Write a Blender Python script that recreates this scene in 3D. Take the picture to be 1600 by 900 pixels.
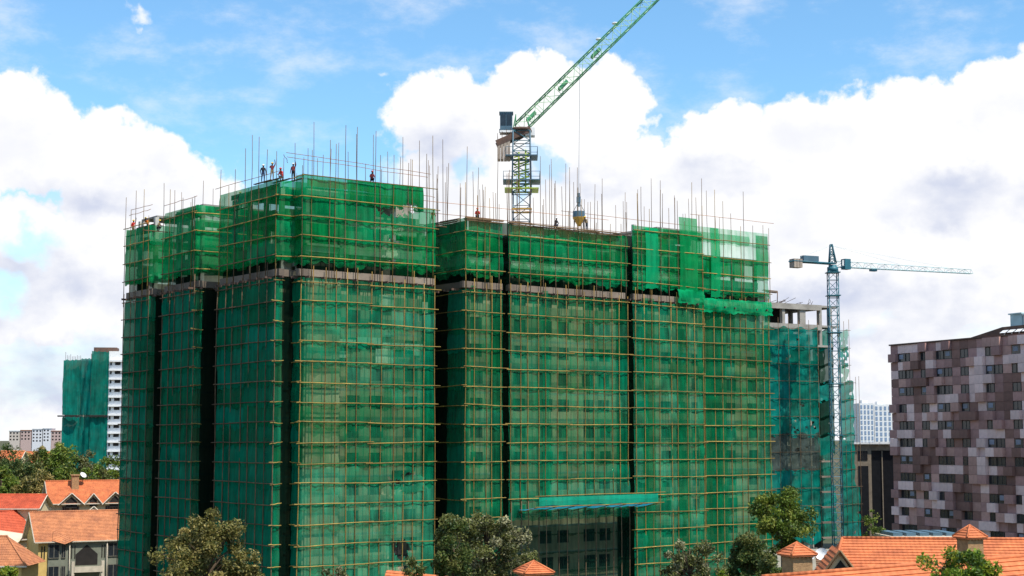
import bpy, bmesh, math, random
from mathutils import Vector, Matrix
R = math.radians
for o in list(bpy.data.objects): bpy.data.objects.remove(o)
scene = bpy.context.scene
col = scene.collection
rnd = random.Random(7)

# ------------------------------------------------------------------ camera
F_PX = 2420.0                      # focal length in photo pixels (1600 wide)
PITCH = math.atan(235.0 / F_PX)
CAM_Z = 22.0
cam_d = bpy.data.cameras.new('camera'); cam = bpy.data.objects.new('camera', cam_d); col.objects.link(cam)
cam.location = (0, 0, CAM_Z); cam.rotation_euler = (R(90) + PITCH, 0, 0)
cam_d.sensor_width = 36; cam_d.lens = 36 * F_PX / 1600
cam_d.clip_start = 0.5; cam_d.clip_end = 20000
scene.camera = cam
scene.cycles.max_bounces = 6; scene.cycles.diffuse_bounces = 2; scene.cycles.transparent_max_bounces = 10
scene.render.resolution_x = 1024; scene.render.resolution_y = 576

# ------------------------------------------------------------------ sun + sky
SUN_DIR = Vector((0.72, -0.69, 0)).normalized()
SUN_EL = R(59)
S = Vector((SUN_DIR.x * math.cos(SUN_EL), SUN_DIR.y * math.cos(SUN_EL), math.sin(SUN_EL)))
sl = bpy.data.lights.new('sun', 'SUN'); sl.energy = 5.0; sl.angle = R(0.53); sl.color = (1, 0.95, 0.86)
sun = bpy.data.objects.new('sun', sl); col.objects.link(sun)
sun.rotation_euler = (-S).to_track_quat('-Z', 'Y').to_euler(); sun.location = (60, -40, 150)

scene.view_settings.view_transform = 'Standard'; scene.view_settings.look = 'None'
scene.view_settings.gamma = 1; scene.view_settings.exposure = 0.2

world = bpy.data.worlds.new('World'); scene.world = world; world.use_nodes = True
wt = world.node_tree; wt.nodes.clear()
def W(t, **k):
    n = wt.nodes.new(t)
    for a, b in k.items(): setattr(n, a, b)
    return n
def wl(a, b): wt.links.new(a, b)
def wmath(op, a, b=None, c=None, clamp=False):
    n = W('ShaderNodeMath', operation=op); n.use_clamp = clamp
    for i, v in enumerate((a, b, c)):
        if v is None: continue
        if isinstance(v, (int, float)): n.inputs[i].default_value = v
        else: wl(v, n.inputs[i])
    return n.outputs[0]
sky = W('ShaderNodeTexSky', sky_type='NISHITA'); sky.sun_disc = False
sky.sun_elevation = SUN_EL; sky.sun_rotation = math.atan2(S.x, S.y)
sky.air_density = 1.0; sky.dust_density = 0.3; sky.ozone_density = 2.0
tc = W('ShaderNodeTexCoord'); sep = W('ShaderNodeSeparateXYZ'); wl(tc.outputs['Generated'], sep.inputs[0])
az = wmath('ARCTAN2', sep.outputs[0], sep.outputs[1])
el = wmath('ARCSINE', sep.outputs[2])
# cloud coordinates: azimuth and elevation in units of 1/2420 rad
ca = wmath('MULTIPLY_ADD', az, F_PX, 800.0); ce = wmath('MULTIPLY', el, F_PX)
P = W('ShaderNodeCombineXYZ'); wl(ca, P.inputs[0]); wl(ce, P.inputs[1])
def wnoise(scale, detail=6, rough=0.55, off=0.0, vec=None, stretch=(1, 1, 1)):
    m = W('ShaderNodeMapping'); m.inputs['Scale'].default_value = tuple(scale * s for s in stretch)
    m.inputs['Location'].default_value = (off, off * .7, off * .3)
    wl(vec or P.outputs[0], m.inputs[0])
    n = W('ShaderNodeTexNoise'); n.inputs['Scale'].default_value = 1; n.inputs['Detail'].default_value = detail
    n.inputs['Roughness'].default_value = rough; wl(m.outputs[0], n.inputs['Vector']); return n
def wvec(op, a, b):
    n = W('ShaderNodeVectorMath', operation=op)
    for i, v in enumerate((a, b)):
        if isinstance(v, (tuple, list)): n.inputs[i].default_value = v
        else: wl(v, n.inputs[i])
    return n.outputs[0]
n1 = wnoise(1 / 62, 9, 0.56)
w1 = wvec('SUBTRACT', n1.outputs['Color'], (0.5, 0.5, 0.5))
w1 = wvec('MULTIPLY', w1, (120, 120, 0))
PW = wvec('ADD', P.outputs[0], w1)
def blobs(lst):
    out = None
    for (x, y, r, sq) in lst:
        d = wvec('SUBTRACT', PW, (x, 685 - y, 0)); d = wvec('MULTIPLY', d, (1.0 / (r * sq), 1.0 / r, 0))
        ln = W('ShaderNodeVectorMath', operation='LENGTH'); wl(d, ln.inputs[0])
        v = wmath('MULTIPLY', wmath('SUBTRACT', 1.0, ln.outputs['Value']), r / 100.0)
        out = v if out is None else wmath('MAXIMUM', out, v)
    return out
BL = [(45, 240, 100, 1.15), (190, 285, 98, 1.2), (300, 330, 80, 1.2), (-110, 270, 130, 1.3), (60, 440, 110, 2.2),
      (690, 185, 88, 1.1), (840, 180, 100, 1.2), (950, 175, 82, 1.0), (760, 330, 120, 1.6), (960, 330, 120, 1.6),
      (1130, 265, 100, 1.2), (1290, 265, 112, 1.2), (1430, 235, 95, 1.1), (1600, 230, 130, 1.1), (1250, 400, 130, 2.0),
      (1500, 400, 130, 2.0), (1800, 250, 170, 1.3), (-400, 330, 160, 1.6), (2200, 300, 180, 1.6), (-800, 280, 160, 1.6),
      (2700, 260, 190, 1.6), (-1300, 330, 200, 1.6), (3300, 320, 200, 1.7)]
bl = blobs(BL)
# the same kind of cloud all round the horizon, beyond the banks in view
nb = wnoise(3.0, 8, 0.55, 3.1, vec=tc.outputs['Generated'], stretch=(1, 1, 2.2))
wide = wmath('SUBTRACT', nb.outputs['Fac'], 0.60)
away = wmath('GREATER_THAN', wmath('ABSOLUTE', wmath('SUBTRACT', ca, 800.0)), 1300.0)
high = wmath('GREATER_THAN', ce, 760.0)
wide = wmath('MULTIPLY', wmath('MULTIPLY', wide, 2.0), wmath('MAXIMUM', away, high))
wide = wmath('SUBTRACT', wide, wmath('MULTIPLY', wmath('SUBTRACT', 1.0, wmath('MAXIMUM', away, high)), 1.0))
dens = wmath('MAXIMUM', bl, wide)
mr = W('ShaderNodeMapRange', interpolation_type='SMOOTHSTEP'); wl(dens, mr.inputs['Value'])
mr.inputs['From Min'].default_value = -0.015; mr.inputs['From Max'].default_value = 0.16
cum = mr.outputs[0]
# low veil of banded cloud near the horizon
nv = wnoise(1 / 150, 7, 0.6, 5.3, stretch=(1, 2.4, 1))
band = W('ShaderNodeMapRange', interpolation_type='SMOOTHSTEP'); wl(ce, band.inputs['Value'])
band.inputs['From Min'].default_value = 430; band.inputs['From Max'].default_value = 250
veil = W('ShaderNodeMapRange'); wl(nv.outputs['Fac'], veil.inputs['Value'])
veil.inputs['From Min'].default_value = 0.30; veil.inputs['From Max'].default_value = 0.52
veil.inputs['To Min'].default_value = 0.72
veilf = wmath('MULTIPLY', band.outputs[0], veil.outputs[0])
# thin cirrus
nc = wnoise(1 / 210, 8, 0.62, 9.7, stretch=(1, 2.0, 1))
cir = W('ShaderNodeMapRange', interpolation_type='SMOOTHSTEP'); wl(nc.outputs['Fac'], cir.inputs['Value'])
cir.inputs['From Min'].default_value = 0.46; cir.inputs['From Max'].default_value = 0.76
cir.inputs['To Max'].default_value = 0.55
gapb = blobs([(850, 262, 42, .75), (815, 300, 30, .8), (570, 300, 60, 1.2), (735, 265, 30, 1.0), (60, 395, 26, 2.2), (20, 470, 30, 1.6)])
gapf = W('ShaderNodeMapRange', interpolation_type='SMOOTHSTEP'); wl(gapb, gapf.inputs['Value']); gapf.inputs['From Min'].default_value = -.05; gapf.inputs['From Max'].default_value = .2; gapf.inputs['To Max'].default_value = .62
puff = blobs([(218, 38, 16, 1.3), (208, 62, 9, 1.0), (590, 122, 8, 1.4)])
pufff = W('ShaderNodeMapRange', interpolation_type='SMOOTHSTEP'); wl(puff, pufff.inputs['Value']); pufff.inputs['From Min'].default_value = -.02; pufff.inputs['From Max'].default_value = .16; pufff.inputs['To Max'].default_value = .8
cover = wmath('MAXIMUM', wmath('MAXIMUM', wmath('MAXIMUM', cum, veilf), cir.outputs[0]), pufff.outputs[0], clamp=True)
cover = wmath('MULTIPLY', cover, wmath('SUBTRACT', 1.0, gapf.outputs[0]), clamp=True)
# cloud shade: bright tops, lavender-grey bellies
ns = wnoise(1 / 175, 7, 0.55, 2.2, stretch=(1, 1.35, 1))
sh = W('ShaderNodeMapRange', interpolation_type='SMOOTHSTEP'); wl(ns.outputs['Fac'], sh.inputs['Value'])
sh.inputs['From Min'].default_value = 0.42; sh.inputs['From Max'].default_value = 0.70
deep = W('ShaderNodeMapRange', interpolation_type='SMOOTHSTEP'); wl(bl, deep.inputs['Value'])
deep.inputs['From Min'].default_value = 0.05; deep.inputs['From Max'].default_value = 0.55
lowz = W('ShaderNodeMapRange', interpolation_type='SMOOTHSTEP'); wl(ce, lowz.inputs['Value'])
lowz.inputs['From Min'].default_value = 440; lowz.inputs['From Max'].default_value = 200
belly = blobs([(160, 322, 42, 4.5), (1120, 285, 48, 1.9), (690, 232, 60, 1.6), (1300, 500, 75, 3.4), (60, 590, 75, 3.0), (70, 440, 55, 2.4), (1500, 330, 60, 2.6), (920, 290, 45, 2.6), (-300, 360, 60, 4), (1900, 360, 70, 4)])
bf = W('ShaderNodeMapRange', interpolation_type='SMOOTHSTEP'); wl(belly, bf.inputs['Value']); bf.inputs['From Min'].default_value = -.12; bf.inputs['From Max'].default_value = .45
nfine = wnoise(1 / 95, 7, 0.5, 7.7, stretch=(1, 1.6, 1))
rf_ = W('ShaderNodeMapRange'); wl(nfine.outputs['Fac'], rf_.inputs['Value']); rf_.inputs['From Min'].default_value = .25; rf_.inputs['From Max'].default_value = .62
shade = wmath('MULTIPLY', sh.outputs[0], wmath('MAXIMUM', wmath('MULTIPLY', deep.outputs[0], .35), wmath('MULTIPLY', lowz.outputs[0], .8)))
shade = wmath('MAXIMUM', shade, wmath('MULTIPLY', wmath('MULTIPLY', bf.outputs[0], rf_.outputs[0]), 1.0), clamp=True)
cc = W('ShaderNodeMix', data_type='RGBA'); wl(shade, cc.inputs['Factor'])
cc.inputs['A'].default_value = (1.0, 0.995, 1.0, 1); cc.inputs['B'].default_value = (0.62, 0.665, 0.81, 1)
tint = W('ShaderNodeMix', data_type='RGBA', blend_type='MULTIPLY'); tint.inputs['Factor'].default_value = 1
wl(sky.outputs[0], tint.inputs['A']); tint.inputs['B'].default_value = (0.84, 1.16, 1.27, 1)
bg1 = W('ShaderNodeBackground'); wl(tint.outputs['Result'], bg1.inputs[0]); bg1.inputs[1].default_value = 0.138
bg2 = W('ShaderNodeBackground'); wl(cc.outputs['Result'], bg2.inputs[0]); bg2.inputs[1].default_value = 0.93
mx = W('ShaderNodeMixShader'); wl(cover, mx.inputs[0]); wl(bg1.outputs[0], mx.inputs[1]); wl(bg2.outputs[0], mx.inputs[2])
wo = W('ShaderNodeOutputWorld'); wl(mx.outputs[0], wo.inputs[0])

# ------------------------------------------------------------------ helpers
SP, CP = math.sin(PITCH), math.cos(PITCH)
def at(px, py, Y):
    """world point seen at photo pixel (px, py) at world depth Y"""
    dx = px - 800; dy = 450 - py
    v = Vector((dx, CP * F_PX - SP * dy, SP * F_PX + CP * dy))
    return Vector((0, 0, CAM_Z)) + v * (Y / v.y)
def ppm(Y): return F_PX / Y

class MB:
    def __init__(s): s.v = []; s.f = []; s.m = []; s.sm = []
    def quad(s, pts, m=0, smooth=False):
        i = len(s.v); s.v += [tuple(p) for p in pts]; s.f.append(tuple(range(i, i + len(pts)))); s.m.append(m); s.sm.append(smooth)
    def box(s, c, d, m=0, rz=0.0, M=None):
        hx, hy, hz = d[0] / 2, d[1] / 2, d[2] / 2
        i = len(s.v); cr, sr = math.cos(rz), math.sin(rz)
        for x, y, z in ((-1,-1,-1),(1,-1,-1),(1,1,-1),(-1,1,-1),(-1,-1,1),(1,-1,1),(1,1,1),(-1,1,1)):
            if M is not None:
                p = M @ Vector((x * hx, y * hy, z * hz)); s.v.append((c[0] + p.x, c[1] + p.y, c[2] + p.z))
            else:
                X, Y = x * hx, y * hy
                s.v.append((c[0] + X * cr - Y * sr, c[1] + X * sr + Y * cr, c[2] + z * hz))
        for f in ((3,2,1,0),(4,5,6,7),(0,1,5,4),(1,2,6,5),(2,3,7,6),(3,0,4,7)):
            s.f.append(tuple(i + k for k in f)); s.m.append(m); s.sm.append(False)
    def b2(s, lo, hi, m=0):
        s.box([(a + b) / 2 for a, b in zip(lo, hi)], [b - a for a, b in zip(lo, hi)], m)
    def tube(s, pts, r, n=6, m=0, caps=True):
        pts = [Vector(p) for p in pts]
        if isinstance(r, (int, float)): r = [r] * len(pts)
        base = len(s.v)
        for k, p in enumerate(pts):
            d = (pts[min(k + 1, len(pts) - 1)] - pts[max(k - 1, 0)]).normalized()
            a = d.cross(Vector((0, 0, 1)) if abs(d.z) < 0.9 else Vector((1, 0, 0))).normalized(); b = d.cross(a)
            for j in range(n):
                t = 2 * math.pi * j / n; q = p + (a * math.cos(t) + b * math.sin(t)) * r[k]; s.v.append(tuple(q))
        for k in range(len(pts) - 1):
            for j in range(n):
                a0 = base + k * n + j; a1 = base + k * n + (j + 1) % n
                s.f.append((a0, a0 + n, a1 + n, a1)); s.m.append(m); s.sm.append(n > 4)
        if caps:
            s.f.append(tuple(base + j for j in range(n))); s.m.append(m); s.sm.append(False)
            e = base + (len(pts) - 1) * n
            s.f.append(tuple(e + j for j in reversed(range(n)))); s.m.append(m); s.sm.append(False)
    def prism(s, poly, z0, z1, m=0):
        n = len(poly); i = len(s.v)
        s.v += [(p[0], p[1], z0) for p in poly] + [(p[0], p[1], z1) for p in poly]
        s.f.append(tuple(i + k for k in reversed(range(n)))); s.f.append(tuple(i + n + k for k in range(n))); s.m += [m, m]; s.sm += [False, False]
        for k in range(n):
            a, b = i + k, i + (k + 1) % n
            s.f.append((a, b, b + n, a + n)); s.m.append(m); s.sm.append(False)
    def lathe(s, prof, c=(0, 0, 0), n=12, m=0):
        i = len(s.v)
        for (r, z) in prof:
            for j in range(n):
                t = 2 * math.pi * j / n; s.v.append((c[0] + r * math.cos(t), c[1] + r * math.sin(t), c[2] + z))
        for k in range(len(prof) - 1):
            for j in range(n):
                a0 = i + k * n + j; a1 = i + k * n + (j + 1) % n
                s.f.append((a0, a1, a1 + n, a0 + n)); s.m.append(m); s.sm.append(True)
    def mesh(s, name, mats):
        me = bpy.data.meshes.new(name); me.from_pydata(s.v, [], s.f); me.update()
        if not isinstance(mats, (list, tuple)): mats = [mats]
        for x in mats: me.materials.append(x)
        me.polygons.foreach_set('material_index', s.m); me.polygons.foreach_set('use_smooth', s.sm)
        return me
    def build(s, name, mats, parent=None, **k):
        return link(name, s.mesh(name, mats), parent, **k)
def link(name, me, parent=None, loc=None, rz=None, scale=None, rot=None):
    o = bpy.data.objects.new(name, me); col.objects.link(o); o.parent = parent
    if loc is not None: o.location = loc
    if rz is not None: o.rotation_euler = (0, 0, rz)
    if rot is not None: o.rotation_euler = rot
    if scale is not None: o.scale = scale
    return o
def tag(o, label=None, cat=None, group=None, kind=None):
    if label: o['label'] = label
    if cat: o['category'] = cat
    if group: o['group'] = group
    if kind: o['kind'] = kind
    return o
def empty(name, loc, rz=0.0, label=None, cat=None, group=None):
    o = bpy.data.objects.new(name, None); col.objects.link(o); o.location = loc; o.rotation_euler = (0, 0, rz)
    o.empty_display_size = 0.5
    return tag(o, label, cat, group)

# ------------------------------------------------------------------ materials
def mat(name, c, rough=0.8, var=0.18, scale=1.5, bump=0.0, spec=0.25, metal=0.0, c2=None, bscale=None, rand=0.0, stretch=None):
    """principled with noise-varied colour; var = value variation; rand = per-object variation"""
    m = bpy.data.materials.new(name); m.use_nodes = True; nt = m.node_tree; n = nt.nodes; L = nt.links
    b = n['Principled BSDF']; b.inputs['Roughness'].default_value = rough
    b.inputs['Specular IOR Level'].default_value = spec; b.inputs['Metallic'].default_value = metal
    tcn = n.new('ShaderNodeTexCoord'); vec = tcn.outputs['Object']
    if stretch:
        mp = n.new('ShaderNodeMapping'); mp.inputs['Scale'].default_value = stretch; L.new(vec, mp.inputs[0]); vec = mp.outputs[0]
    no = n.new('ShaderNodeTexNoise'); no.inputs['Scale'].default_value = scale; no.inputs['Detail'].default_value = 6
    L.new(vec, no.inputs['Vector'])
    mr_ = n.new('ShaderNodeMapRange'); L.new(no.outputs['Fac'], mr_.inputs['Value'])
    mr_.inputs['From Min'].default_value = 0.3; mr_.inputs['From Max'].default_value = 0.7
    mixn = n.new('ShaderNodeMix'); mixn.data_type = 'RGBA'; L.new(mr_.outputs[0], mixn.inputs['Factor'])
    c2_ = c2 or tuple(max(0, x * (1 - var)) for x in c)
    c1_ = c if c2 else tuple(min(1, x * (1 + var)) for x in c)
    mixn.inputs['A'].default_value = (*c1_, 1); mixn.inputs['B'].default_value = (*c2_, 1)
    out = mixn.outputs['Result']
    if rand:
        oi = n.new('ShaderNodeObjectInfo'); hv = n.new('ShaderNodeHueSaturation')
        r2 = n.new('ShaderNodeMapRange'); L.new(oi.outputs['Random'], r2.inputs['Value'])
        r2.inputs['To Min'].default_value = 1 - rand; r2.inputs['To Max'].default_value = 1 + rand
        L.new(r2.outputs[0], hv.inputs['Value']); L.new(out, hv.inputs['Color']); out = hv.outputs[0]
    L.new(out, b.inputs['Base Color'])
    if bump:
        nb_ = n.new('ShaderNodeTexNoise'); nb_.inputs['Scale'].default_value = bscale or scale * 6; nb_.inputs['Detail'].default_value = 4
        L.new(vec, nb_.inputs['Vector']); bp = n.new('ShaderNodeBump'); bp.inputs['Strength'].default_value = bump; bp.inputs['Distance'].default_value = 0.1
        L.new(nb_.outputs['Fac'], bp.inputs['Height']); L.new(bp.outputs[0], b.inputs['Normal'])
    return m
def net_mat(name, c, openness, var=0.25, rand=0.2, stripe=2.2, tr=0.5, dust=.12):
    """woven shade net: partly open weave, partly diffuse and translucent thread"""
    m = bpy.data.materials.new(name); m.use_nodes = True; nt = m.node_tree; n = nt.nodes; L = nt.links; n.clear()
    out = n.new('ShaderNodeOutputMaterial')
    tcn = n.new('ShaderNodeTexCoord'); mp = n.new('ShaderNodeMapping'); mp.inputs['Scale'].default_value = (stripe, stripe, 0.16); L.new(tcn.outputs['Object'], mp.inputs[0])
    no = n.new('ShaderNodeTexNoise'); no.inputs['Scale'].default_value = 1; no.inputs['Detail'].default_value = 5; L.new(mp.outputs[0], no.inputs['Vector'])
    no2 = n.new('ShaderNodeTexNoise'); no2.inputs['Scale'].default_value = 0.35; no2.inputs['Detail'].default_value = 5; L.new(tcn.outputs['Object'], no2.inputs['Vector'])
    ad = n.new('ShaderNodeMath'); ad.operation = 'ADD'; L.new(no.outputs['Fac'], ad.inputs[0]); L.new(no2.outputs['Fac'], ad.inputs[1])
    oi = n.new('ShaderNodeObjectInfo')
    vr = n.new('ShaderNodeMapRange'); L.new(ad.outputs[0], vr.inputs['Value']); vr.inputs['From Min'].default_value = 0.7; vr.inputs['From Max'].default_value = 1.3
    vr.inputs['To Min'].default_value = 1 - var; vr.inputs['To Max'].default_value = 1 + var
    rr = n.new('ShaderNodeMapRange'); L.new(oi.outputs['Random'], rr.inputs['Value']); rr.inputs['To Min'].default_value = 1 - rand; rr.inputs['To Max'].default_value = 1 + rand
    mu = n.new('ShaderNodeMath'); mu.operation = 'MULTIPLY'; L.new(vr.outputs[0], mu.inputs[0]); L.new(rr.outputs[0], mu.inputs[1])
    hv = n.new('ShaderNodeHueSaturation'); hv.inputs['Color'].default_value = (*c, 1); L.new(mu.outputs[0], hv.inputs['Value'])
    hr = n.new('ShaderNodeMapRange'); L.new(oi.outputs['Random'], hr.inputs['Value']); hr.inputs['To Min'].default_value = 0.485; hr.inputs['To Max'].default_value = 0.512; L.new(hr.outputs[0], hv.inputs['Hue'])
    dn = n.new('ShaderNodeTexNoise'); dn.inputs['Scale'].default_value = 0.22; dn.inputs['Detail'].default_value = 7; dn.inputs['Roughness'].default_value = .65; L.new(tcn.outputs['Object'], dn.inputs['Vector'])
    dr = n.new('ShaderNodeMapRange'); L.new(dn.outputs['Fac'], dr.inputs['Value']); dr.inputs['From Min'].default_value = .5; dr.inputs['From Max'].default_value = .75; dr.inputs['To Max'].default_value = dust
    dm = n.new('ShaderNodeMix'); dm.data_type = 'RGBA'; L.new(dr.outputs[0], dm.inputs['Factor']); L.new(hv.outputs[0], dm.inputs['A']); dm.inputs['B'].default_value = (.30, .30, .20, 1)
    hv = dm
    df = n.new('ShaderNodeBsdfDiffuse'); tl = n.new('ShaderNodeBsdfTranslucent'); L.new(dm.outputs['Result'], df.inputs[0]); L.new(dm.outputs['Result'], tl.inputs[0])
    m1 = n.new('ShaderNodeMixShader'); m1.inputs[0].default_value = tr; L.new(df.outputs[0], m1.inputs[1]); L.new(tl.outputs[0], m1.inputs[2])
    tp = n.new('ShaderNodeBsdfTransparent'); tp.inputs[0].default_value = (0.80, 0.97, 0.86, 1)
    op = n.new('ShaderNodeMapRange'); L.new(ad.outputs[0], op.inputs['Value']); op.inputs['From Min'].default_value = 0.75; op.inputs['From Max'].default_value = 1.25
    op.inputs['To Min'].default_value = openness * 1.35; op.inputs['To Max'].default_value = openness * 0.65
    m2 = n.new('ShaderNodeMixShader'); L.new(op.outputs[0], m2.inputs[0]); L.new(m1.outputs[0], m2.inputs[1]); L.new(tp.outputs[0], m2.inputs[2])
    L.new(m2.outputs[0], out.inputs[0]); return m
def leaf_mat(name, c, var=0.35, tr=0.3):
    m = bpy.data.materials.new(name); m.use_nodes = True; nt = m.node_tree; n = nt.nodes; L = nt.links; n.clear()
    out = n.new('ShaderNodeOutputMaterial'); tcn = n.new('ShaderNodeTexCoord')
    no = n.new('ShaderNodeTexNoise'); no.inputs['Scale'].default_value = 1.3; no.inputs['Detail'].default_value = 4; L.new(tcn.outputs['Object'], no.inputs['Vector'])
    vr = n.new('ShaderNodeMapRange'); L.new(no.outputs['Fac'], vr.inputs['Value']); vr.inputs['From Min'].default_value = .3; vr.inputs['From Max'].default_value = .7
    vr.inputs['To Min'].default_value = 1 - var; vr.inputs['To Max'].default_value = 1 + var
    hv = n.new('ShaderNodeHueSaturation'); hv.inputs['Color'].default_value = (*c, 1); L.new(vr.outputs[0], hv.inputs['Value'])
    b = n.new('ShaderNodeBsdfPrincipled'); b.inputs['Roughness'].default_value = 0.5; b.inputs['Specular IOR Level'].default_value = 0.3; L.new(hv.outputs[0], b.inputs['Base Color'])
    tl = n.new('ShaderNodeBsdfTranslucent'); L.new(hv.outputs[0], tl.inputs[0])
    m1 = n.new('ShaderNodeMixShader'); m1.inputs[0].default_value = tr; L.new(b.outputs[0], m1.inputs[1]); L.new(tl.outputs[0], m1.inputs[2])
    L.new(m1.outputs[0], out.inputs[0]); return m
def tile_mat(name, c, c2, pitch=0.3):
    """clay tile colour with fine waves across the slope"""
    m = mat(name, c, 0.75, scale=0.9, c2=c2, spec=0.2)
    nt = m.node_tree; n = nt.nodes; L = nt.links; b = n['Principled BSDF']
    tcn = n.new('ShaderNodeTexCoord'); wv = n.new('ShaderNodeTexWave'); wv.wave_type = 'BANDS'; wv.bands_direction = 'X'
    wv.inputs['Scale'].default_value = 0.314 / pitch; wv.inputs['Distortion'].default_value = 0.3; L.new(tcn.outputs['Object'], wv.inputs['Vector'])
    bp = n.new('ShaderNodeBump'); bp.inputs['Strength'].default_value = 0.35; bp.inputs['Distance'].default_value = 0.05
    L.new(wv.outputs['Fac'], bp.inputs['Height']); L.new(bp.outputs[0], b.inputs['Normal'])
    nf = n.new('ShaderNodeTexNoise'); nf.inputs['Scale'].default_value = 3.3; nf.inputs['Detail'].default_value = 3; L.new(tcn.outputs['Object'], nf.inputs['Vector'])
    mr_ = n.new('ShaderNodeMapRange'); L.new(nf.outputs['Fac'], mr_.inputs['Value']); mr_.inputs['To Min'].default_value = 0.65; mr_.inputs['To Max'].default_value = 1.35
    hv = n.new('ShaderNodeHueSaturation'); old = b.inputs['Base Color'].links[0].from_socket; L.new(old, hv.inputs['Color']); L.new(mr_.outputs[0], hv.inputs['Value'])
    L.new(hv.outputs[0], b.inputs['Base Color']); return m

M = {}
M['ground'] = mat('ground', (0.10, 0.085, 0.05), 0.95, scale=0.05, c2=(0.045, 0.06, 0.02), bump=0.3)
M['net'] = net_mat('net', (0.004, 0.255, 0.115), 0.42, var=.35, rand=.28)
M['net_open'] = net_mat('net_open', (0.008, 0.25, 0.10), 0.56, var=.3, rand=.2)
M['net_thin'] = net_mat('net_thin', (0.02, 0.34, 0.13), 0.70, var=.3)
M['net_new_open'] = net_mat('net_new_open', (0.006, 0.32, 0.105), 0.44, var=.35)
M['net_left'] = net_mat('net_left', (0.003, 0.20, 0.105), 0.20, var=.3, rand=.22, tr=.35, dust=.05)  # darker, denser copy of net: shade of the left faces put into colour
M['net_faded'] = net_mat('net_faded', (0.04, 0.36, 0.19), 0.50, var=.3, rand=.2)
M['net_new'] = net_mat('net_new', (0.004, 0.30, 0.095), 0.27, var=.35)
M['net_bright'] = net_mat('net_bright', (0.008, 0.46, 0.17), 0.22)
M['net_teal'] = net_mat('net_teal', (0.006, 0.24, 0.185), 0.13, var=.35)
M['net_grey'] = net_mat('net_grey', (0.10, 0.13, 0.12), 0.25)
M['gap_shade'] = net_mat('gap_shade', (0.003, 0.014, 0.009), 0.15, dust=0)  # near-black sheet colour that paints in the shade of gaps and recesses
M['fan_shade'] = net_mat('fan_shade', (0.006, 0.03, 0.018), 0.5, dust=0)  # shade below the catch fan put into a net colour
M['tarp'] = net_mat('tarp', (0.02, 0.50, 0.33), 0.05)
M['tarp_blue'] = net_mat('tarp_blue', (0.03, 0.32, 0.52), 0.05)
M['pole'] = mat('pole', (0.25, 0.16, 0.035), 0.7, scale=2.0, c2=(0.15, 0.085, 0.022), rand=0.35)
M['pole_dk'] = mat('pole_dk', (0.16, 0.10, 0.055), 0.8, scale=2.0, c2=(0.09, 0.055, 0.03), rand=0.3)  # darker pole
M['ledger'] = mat('ledger', (0.36, 0.245, 0.06), 0.65, scale=.8, c2=(0.17, 0.10, 0.03), rand=0.35)
M['plank'] = mat('plank', (0.22, 0.14, 0.07), 0.8, scale=1.2, c2=(0.12, 0.075, 0.04), rand=0.4)
M['board_white'] = mat('board_white', (0.80, 0.76, 0.66), 0.8, scale=.8, c2=(.6, .55, .45))
M['rail'] = mat('rail', (0.40, 0.20, 0.10), 0.8, rand=.3)
M['ledge'] = mat('ledge', (0.24, 0.19, 0.145), 0.9, scale=0.35, c2=(0.12, 0.09, 0.07), bump=0.3, rand=.3)
M['conc'] = mat('conc', (0.36, 0.33, 0.29), 0.9, scale=0.5, c2=(0.22, 0.20, 0.175), bump=0.3)
M['conc_lt'] = mat('conc_lt', (0.55, 0.52, 0.46), 0.9, scale=0.5, c2=(0.36, 0.34, 0.30), bump=0.2)
M['plaster'] = mat('plaster', (0.50, 0.36, 0.25), 0.9, scale=0.18, c2=(0.30, 0.22, 0.155), bump=0.2)
M['block'] = mat('block', (0.40, 0.36, 0.31), 0.9, scale=0.7, c2=(0.26, 0.23, 0.19), bump=0.3)
M['glass'] = mat('glass', (0.02, 0.025, 0.03), 0.12, var=0.3, spec=0.5)
M['dark'] = mat('dark', (0.025, 0.022, 0.02), 0.9)
M['frame'] = mat('frame', (0.10, 0.09, 0.08), 0.6)
M['white'] = mat('white', (0.75, 0.74, 0.72), 0.6, var=0.08)
M['steel_green'] = mat('steel_green', (0.10, 0.38, 0.17), 0.5, scale=0.8, c2=(0.06, 0.26, 0.12), spec=0.4)
M['steel_mint'] = mat('steel_mint', (0.40, 0.62, 0.36), 0.5, scale=0.8, spec=0.4)
M['steel_lime'] = mat('steel_lime', (0.42, 0.52, 0.06), 0.5, scale=0.8, c2=(0.25, 0.36, 0.04), spec=0.4)
M['steel_blue'] = mat('steel_blue', (0.07, 0.13, 0.17), 0.5, scale=0.8, spec=0.4)
M['steel_teal'] = mat('steel_teal', (0.03, 0.16, 0.20), 0.5, scale=0.8, c2=(0.02, 0.09, 0.12), spec=0.4)
M['steel_pale'] = mat('steel_pale', (0.42, 0.58, 0.58), 0.5, scale=0.8, spec=0.4)
M['rust'] = mat('rust', (0.16, 0.09, 0.06), 0.8, scale=1.0, c2=(0.09, 0.06, 0.05))
M['cwt'] = mat('cwt', (0.40, 0.33, 0.26), 0.9, scale=0.8, c2=(0.26, 0.20, 0.16))
M['yellow'] = mat('yellow', (0.60, 0.34, 0.05), 0.6, scale=1.2, c2=(0.35, 0.20, 0.05))
# ------------------------------------------------------------------ the setting
g = MB(); g.quad([(-9000, -400, 0), (9000, -400, 0), (9000, 14000, 0), (-9000, 14000, 0)])
tag(g.build('ground', M['ground']), kind='structure')

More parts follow.
